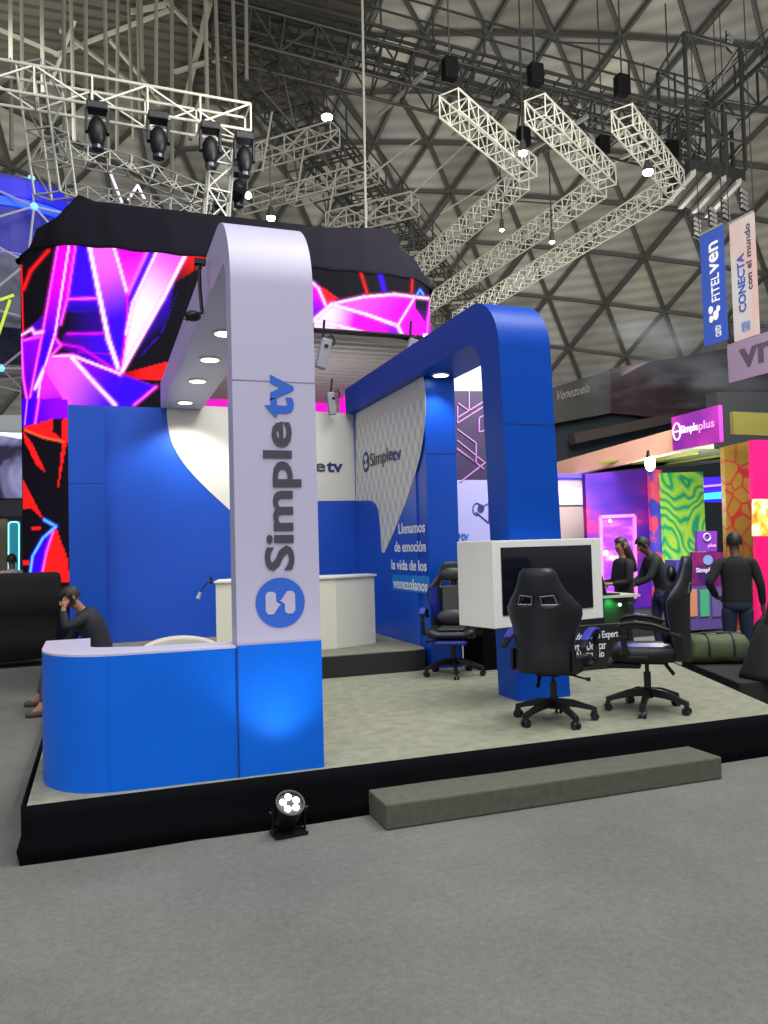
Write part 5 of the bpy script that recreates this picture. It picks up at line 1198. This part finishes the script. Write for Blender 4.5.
for k, (a, b, w) in enumerate((((55, 55), (170, 10), .1), ((60, 30), (160, 105), .1), ((175, 72), (225, 57), .12), ((165, 0), (225, 60), .1), ((130, 12), (165, 5), .12), ((75, 20), (50, 85), .09), ((210, 0), (183, 110), .16), ((110, 40), (160, 100), .1), ((0, 30), (60, 55), .1))):
    tag(MB().bar(at_z(*a, 17.8), at_z(*b, 17.8-.5*(k % 3)), w, 4).build('roof_brace', mat('brace_pale', (150, 148, 132), .5)), 'pale slanting brace below the ribbed roof deck', 'brace', 'roof braces')
def simple_truss(name, label, P, Q, w, m, bay=.6, cw=.05, lw=.028):
    t = thing(name, label, 'truss', P); add_truss(t, P, Q, w, bay, m, chord_w=cw, lace_w=lw); return t
TZ = 9.6
simple_truss('light_truss', 'pale truss with moving lights crossing the upper left corner', at_z(-25, 78, TZ), at_z(248, 124, TZ), .5, mat('truss_cream', (0, 0, 0)), .85)
c = at_z(38, 95, TZ); simple_truss('tower_truss', 'upright silver truss over the blue dome at the left', Vector((c.x, c.y, TZ+.5)), Vector((c.x+.25, c.y+.4, at_y(45, 185, c.y).z)), .5, M_ALU, .5)
c = at_z(222, 125, TZ); simple_truss('tower_truss', 'upright silver truss hanging at the right end of the light truss', Vector((c.x, c.y, TZ-.3)), Vector((c.x-.15, c.y, at_y(212, 222, c.y).z)), .42, M_ALU, .5)
a = at_y(42, 147, 15.5); b = at_y(130, 166, 15.7); c = at_y(216, 202, 15.9)
simple_truss('arched_truss', 'slim silver truss sloping down to the right, upper half', a, b, .3, M_ALU, .4, .035, .02); simple_truss('arched_truss', 'slim silver truss sloping down to the right, lower half', b, c, .3, M_ALU, .4, .035, .02)
simple_truss('low_truss', 'slim truss lying along the top of the black drape', at_y(66, 193, 16.6), at_y(210, 212, 16.6), .28, M_ALU, .4, .035, .02)
for k, (x, y, hgt) in enumerate(((97, 108, .8), (158, 118, .85), (210, 128, .8), (244, 138, .9), (238, 172, .6), (222, 205, .6))):
    c = at_z(x, y, TZ-.4-.25*(k > 3)*5) if k < 4 else at_y(x, y, 15.8); s_ = .9
    t = thing('moving_light', 'black moving head light hanging, '+['first from left on the pale truss', 'second from left on the pale truss', 'third from left on the pale truss', 'at the right end of the pale truss', 'below the right end of the pale truss', 'lowest, beside the hanging tower truss'][k], 'light', c)
    MB().box((0, 0, 0), (.34, .26, .14)).build('light_base', M_PBLK, t, bevel=.02)
    for sg in (-1, 1): MB().box((sg*.17, 0, -.24), (.05, .12, .40)).build('yoke_arm', M_PBLK, t, bevel=.01)
    MB().ell((0, 0, -.42), (.15, .15, .27)).build('lamp_head', M_PBLK, t, smooth=True)
    MB().bar((0, 0, -.66), (0, 0, -.72), .2, 14).build('lens', mat('lens_dark', (40, 40, 60), .1), t)
t = thing('beam_light', 'small light with a bright bluish lens left of the white portal top', 'light', at_y(236, 190, 15.6)); MB().bar((0, 0, 0), (.2, -.1, -.12), .16, 12, .2).build('lamp_body', M_PBLK, t); MB().ell((.22, -.11, -.13), (.07, .07, .07)).build('lens', mat('lens_ice', (225, 240, 255), emis=12), t)

# blue lit geodesic dome at the left
gd = thing('geodesic_dome', 'blue lit geodesic dome frame of pale tubes at the upper left', 'dome', at_y(6, 285, 22)); bm = bmesh.new(); bmesh.ops.create_icosphere(bm, subdivisions=2, radius=2.7); n_ = 0
Rr = Matrix.Rotation(.3, 3, 'Y')@Matrix.Rotation(.5, 3, 'X')
fm = MB(); hb = MB()
for e in bm.edges: fm.bar(Rr@e.verts[0].co, Rr@e.verts[1].co, .055, 6)
for v in bm.verts: hb.ell(Rr@v.co, (.09, .09, .09), 8, 6)
bm.free(); fm.build('tube_frame', mat('tube_pale', (196, 190, 205), .35, metal=.3, emis=.12), gd)
tag(hb.build('hub_joints', mat('hub_glow', (120, 200, 255), emis=1.2), gd), kind='stuff')
def ring_band(z0, z1, r, m, nm, rx=0):
    mb = MB(); mb.loft([[Vector((r*math.cos(a), r*math.sin(a), z)) for a in [2*math.pi*k/40 for k in range(40)]] for z in (z0, z1)], cap=False); o = mb.build(nm, m, gd); s = o.modifiers.new('s', 'SOLIDIFY'); s.thickness = .05
ring_band(.2, 2.0, 2.0, mat('dome_blue_drum', (24, 24, 150), .5, emis=.25), 'blue_drum'); ring_band(1.25, 1.45, 2.05, mat('dome_blue_tube', (20, 70, 255), emis=1.6), 'light_ring'); ring_band(1.5, 1.9, 2.03, mat('dome_blue2', (20, 20, 200), emis=.55), 'upper_band')
ring_band(-1.6, .15, 2.0, mat('dome_grey_drum', (96, 100, 120), .6, noise=.3, nscale=3), 'grey_drum')
for k, (a, b, c_) in enumerate((((118-80, 0), 0, 0),)): pass
for k, (a, b, cc_) in enumerate((((-5, 345), (10, 300), (190, 215, 60)), ((0, 300), (14, 295), (200, 220, 70)), ((128, 200), (138, 185), (250, 215, 250)), ((138, 186), (145, 200), (250, 215, 250)), ((110, 172), (122, 203), (220, 210, 225)))):
    tag(MB().bar(at_y(a[0], a[1], 17.5), at_y(b[0], b[1], 17.5), .06, 6).build('light_tube', mat('tube_glow_%d' % sum(cc_), cc_, emis=.7)), ['yellow green light tube low at the left edge', 'short yellow green light tube below the blue dome', 'pinkish light tube rising left of the peak above the drape', 'pinkish light tube falling right of the peak above the drape', 'pale light tube slanting down to the drape'][k], 'light tube')

# speakers and small arms fixed near the booth
def arm_light(px, py, Yp, label, s=1.0, rz=0, tilt=.2):
    t = thing('clamp_fixture', label, 'fixture', at_y(px, py, Yp), rz)
    R2 = Matrix.Rotation(tilt, 3, 'Y'); MB().box((0, 0, -.22*s), (.14*s, .10*s, .42*s), M=R2).build('fixture_body', mat('fixture_grey', (138, 136, 148), .45), t, bevel=.01)
    MB().box((.03*s, -.055*s, -.12*s), (.05*s, .02*s, .04*s), M=R2).build('knob', M_PBLK, t)
    MB().tube([Vector((.05*s, 0, 0)), Vector((.12*s, 0, .05*s)), Vector((.17*s, 0, -.03*s)), Vector((.14*s, 0, -.10*s))], .02, 6).build('cable', M_PBLK, t)
    MB().bar((0, 0, 0), (.02, 0, .25*s), .03, 8).build('bracket', M_PBLK, t)
arm_light(323, 338, 8.4, 'grey fixture with black cable clamped beside the white portal', .8, 0, .25); arm_light(410, 338, 8.6, 'grey fixture clamped to the near part of the blue beam', .8, 0, .3); arm_light(331, 392, 10.7, 'grey fixture at the far end of the blue beam', .75, 0, -.1)
cm = thing('black_clip_light', 'black lamp with looping cable on the left edge of the white beam', 'lamp')
q = [at_y(x, y, 5.9) for x, y in ((199, 262), (200, 290), (202, 312))]
MB().tube(q, .03, 6).build('arm', M_PBLK, cm); MB().ell(at_y(193, 316, 5.9), (.06, .05, .04)).bar(at_y(193, 316, 5.9), at_y(203, 312, 5.9), .03, 6).build('lamp_head', M_PBLK, cm)
MB().tube([at_y(x, y, 5.9) for x, y in ((197, 262), (191, 280), (188, 298), (184, 310), (183, 318), (188, 321))], .010, 5).build('cable', M_PBLK, cm); MB().box(at_y(200, 262, 5.9), (.08, .06, .04)).build('clamp', M_PBLK, cm)

# ------------------------------------------------------------------ drifting stage haze lit by a blue white beam, upper right
hz = MB().box((18.6, 19.6, 7.1), (8.5, 3.6, 2.3)).build('stage_haze', None)
hm = bpy.data.materials.new('haze_volume'); hm.use_nodes = True; n = hm.node_tree.nodes; L = hm.node_tree.links
for k in list(n):
    if k.type == 'BSDF_PRINCIPLED': n.remove(k)
vs_ = n.new('ShaderNodeVolumeScatter'); vs_.inputs['Color'].default_value = (.75, .86, 1, 1)
tc = n.new('ShaderNodeTexCoord'); mp_ = n.new('ShaderNodeMapping'); mp_.inputs['Scale'].default_value = (.5, .5, 1.3); L.new(tc.outputs['Object'], mp_.inputs[0])
nz = n.new('ShaderNodeTexNoise'); nz.inputs['Scale'].default_value = .8; nz.inputs['Detail'].default_value = 4; L.new(mp_.outputs[0], nz.inputs['Vector'])
mr = n.new('ShaderNodeMapRange'); mr.inputs[1].default_value = .50; mr.inputs[2].default_value = .72; mr.inputs[3].default_value = 0; mr.inputs[4].default_value = .34; L.new(nz.outputs['Fac'], mr.inputs[0]); L.new(mr.outputs[0], vs_.inputs['Density'])
L.new(vs_.outputs[0], n['Material Output'].inputs['Volume']); hz.data.materials.clear(); hz.data.materials.append(hm)
tag(hz, 'drifting pale blue haze in a light beam under the hanging banners', 'haze', kind='stuff')
spot('haze_beam', (23.6, 19.2, 6.3), (14.5, 19.8, 7.6), 260, 20, (.55, .75, 1), .6, .1)
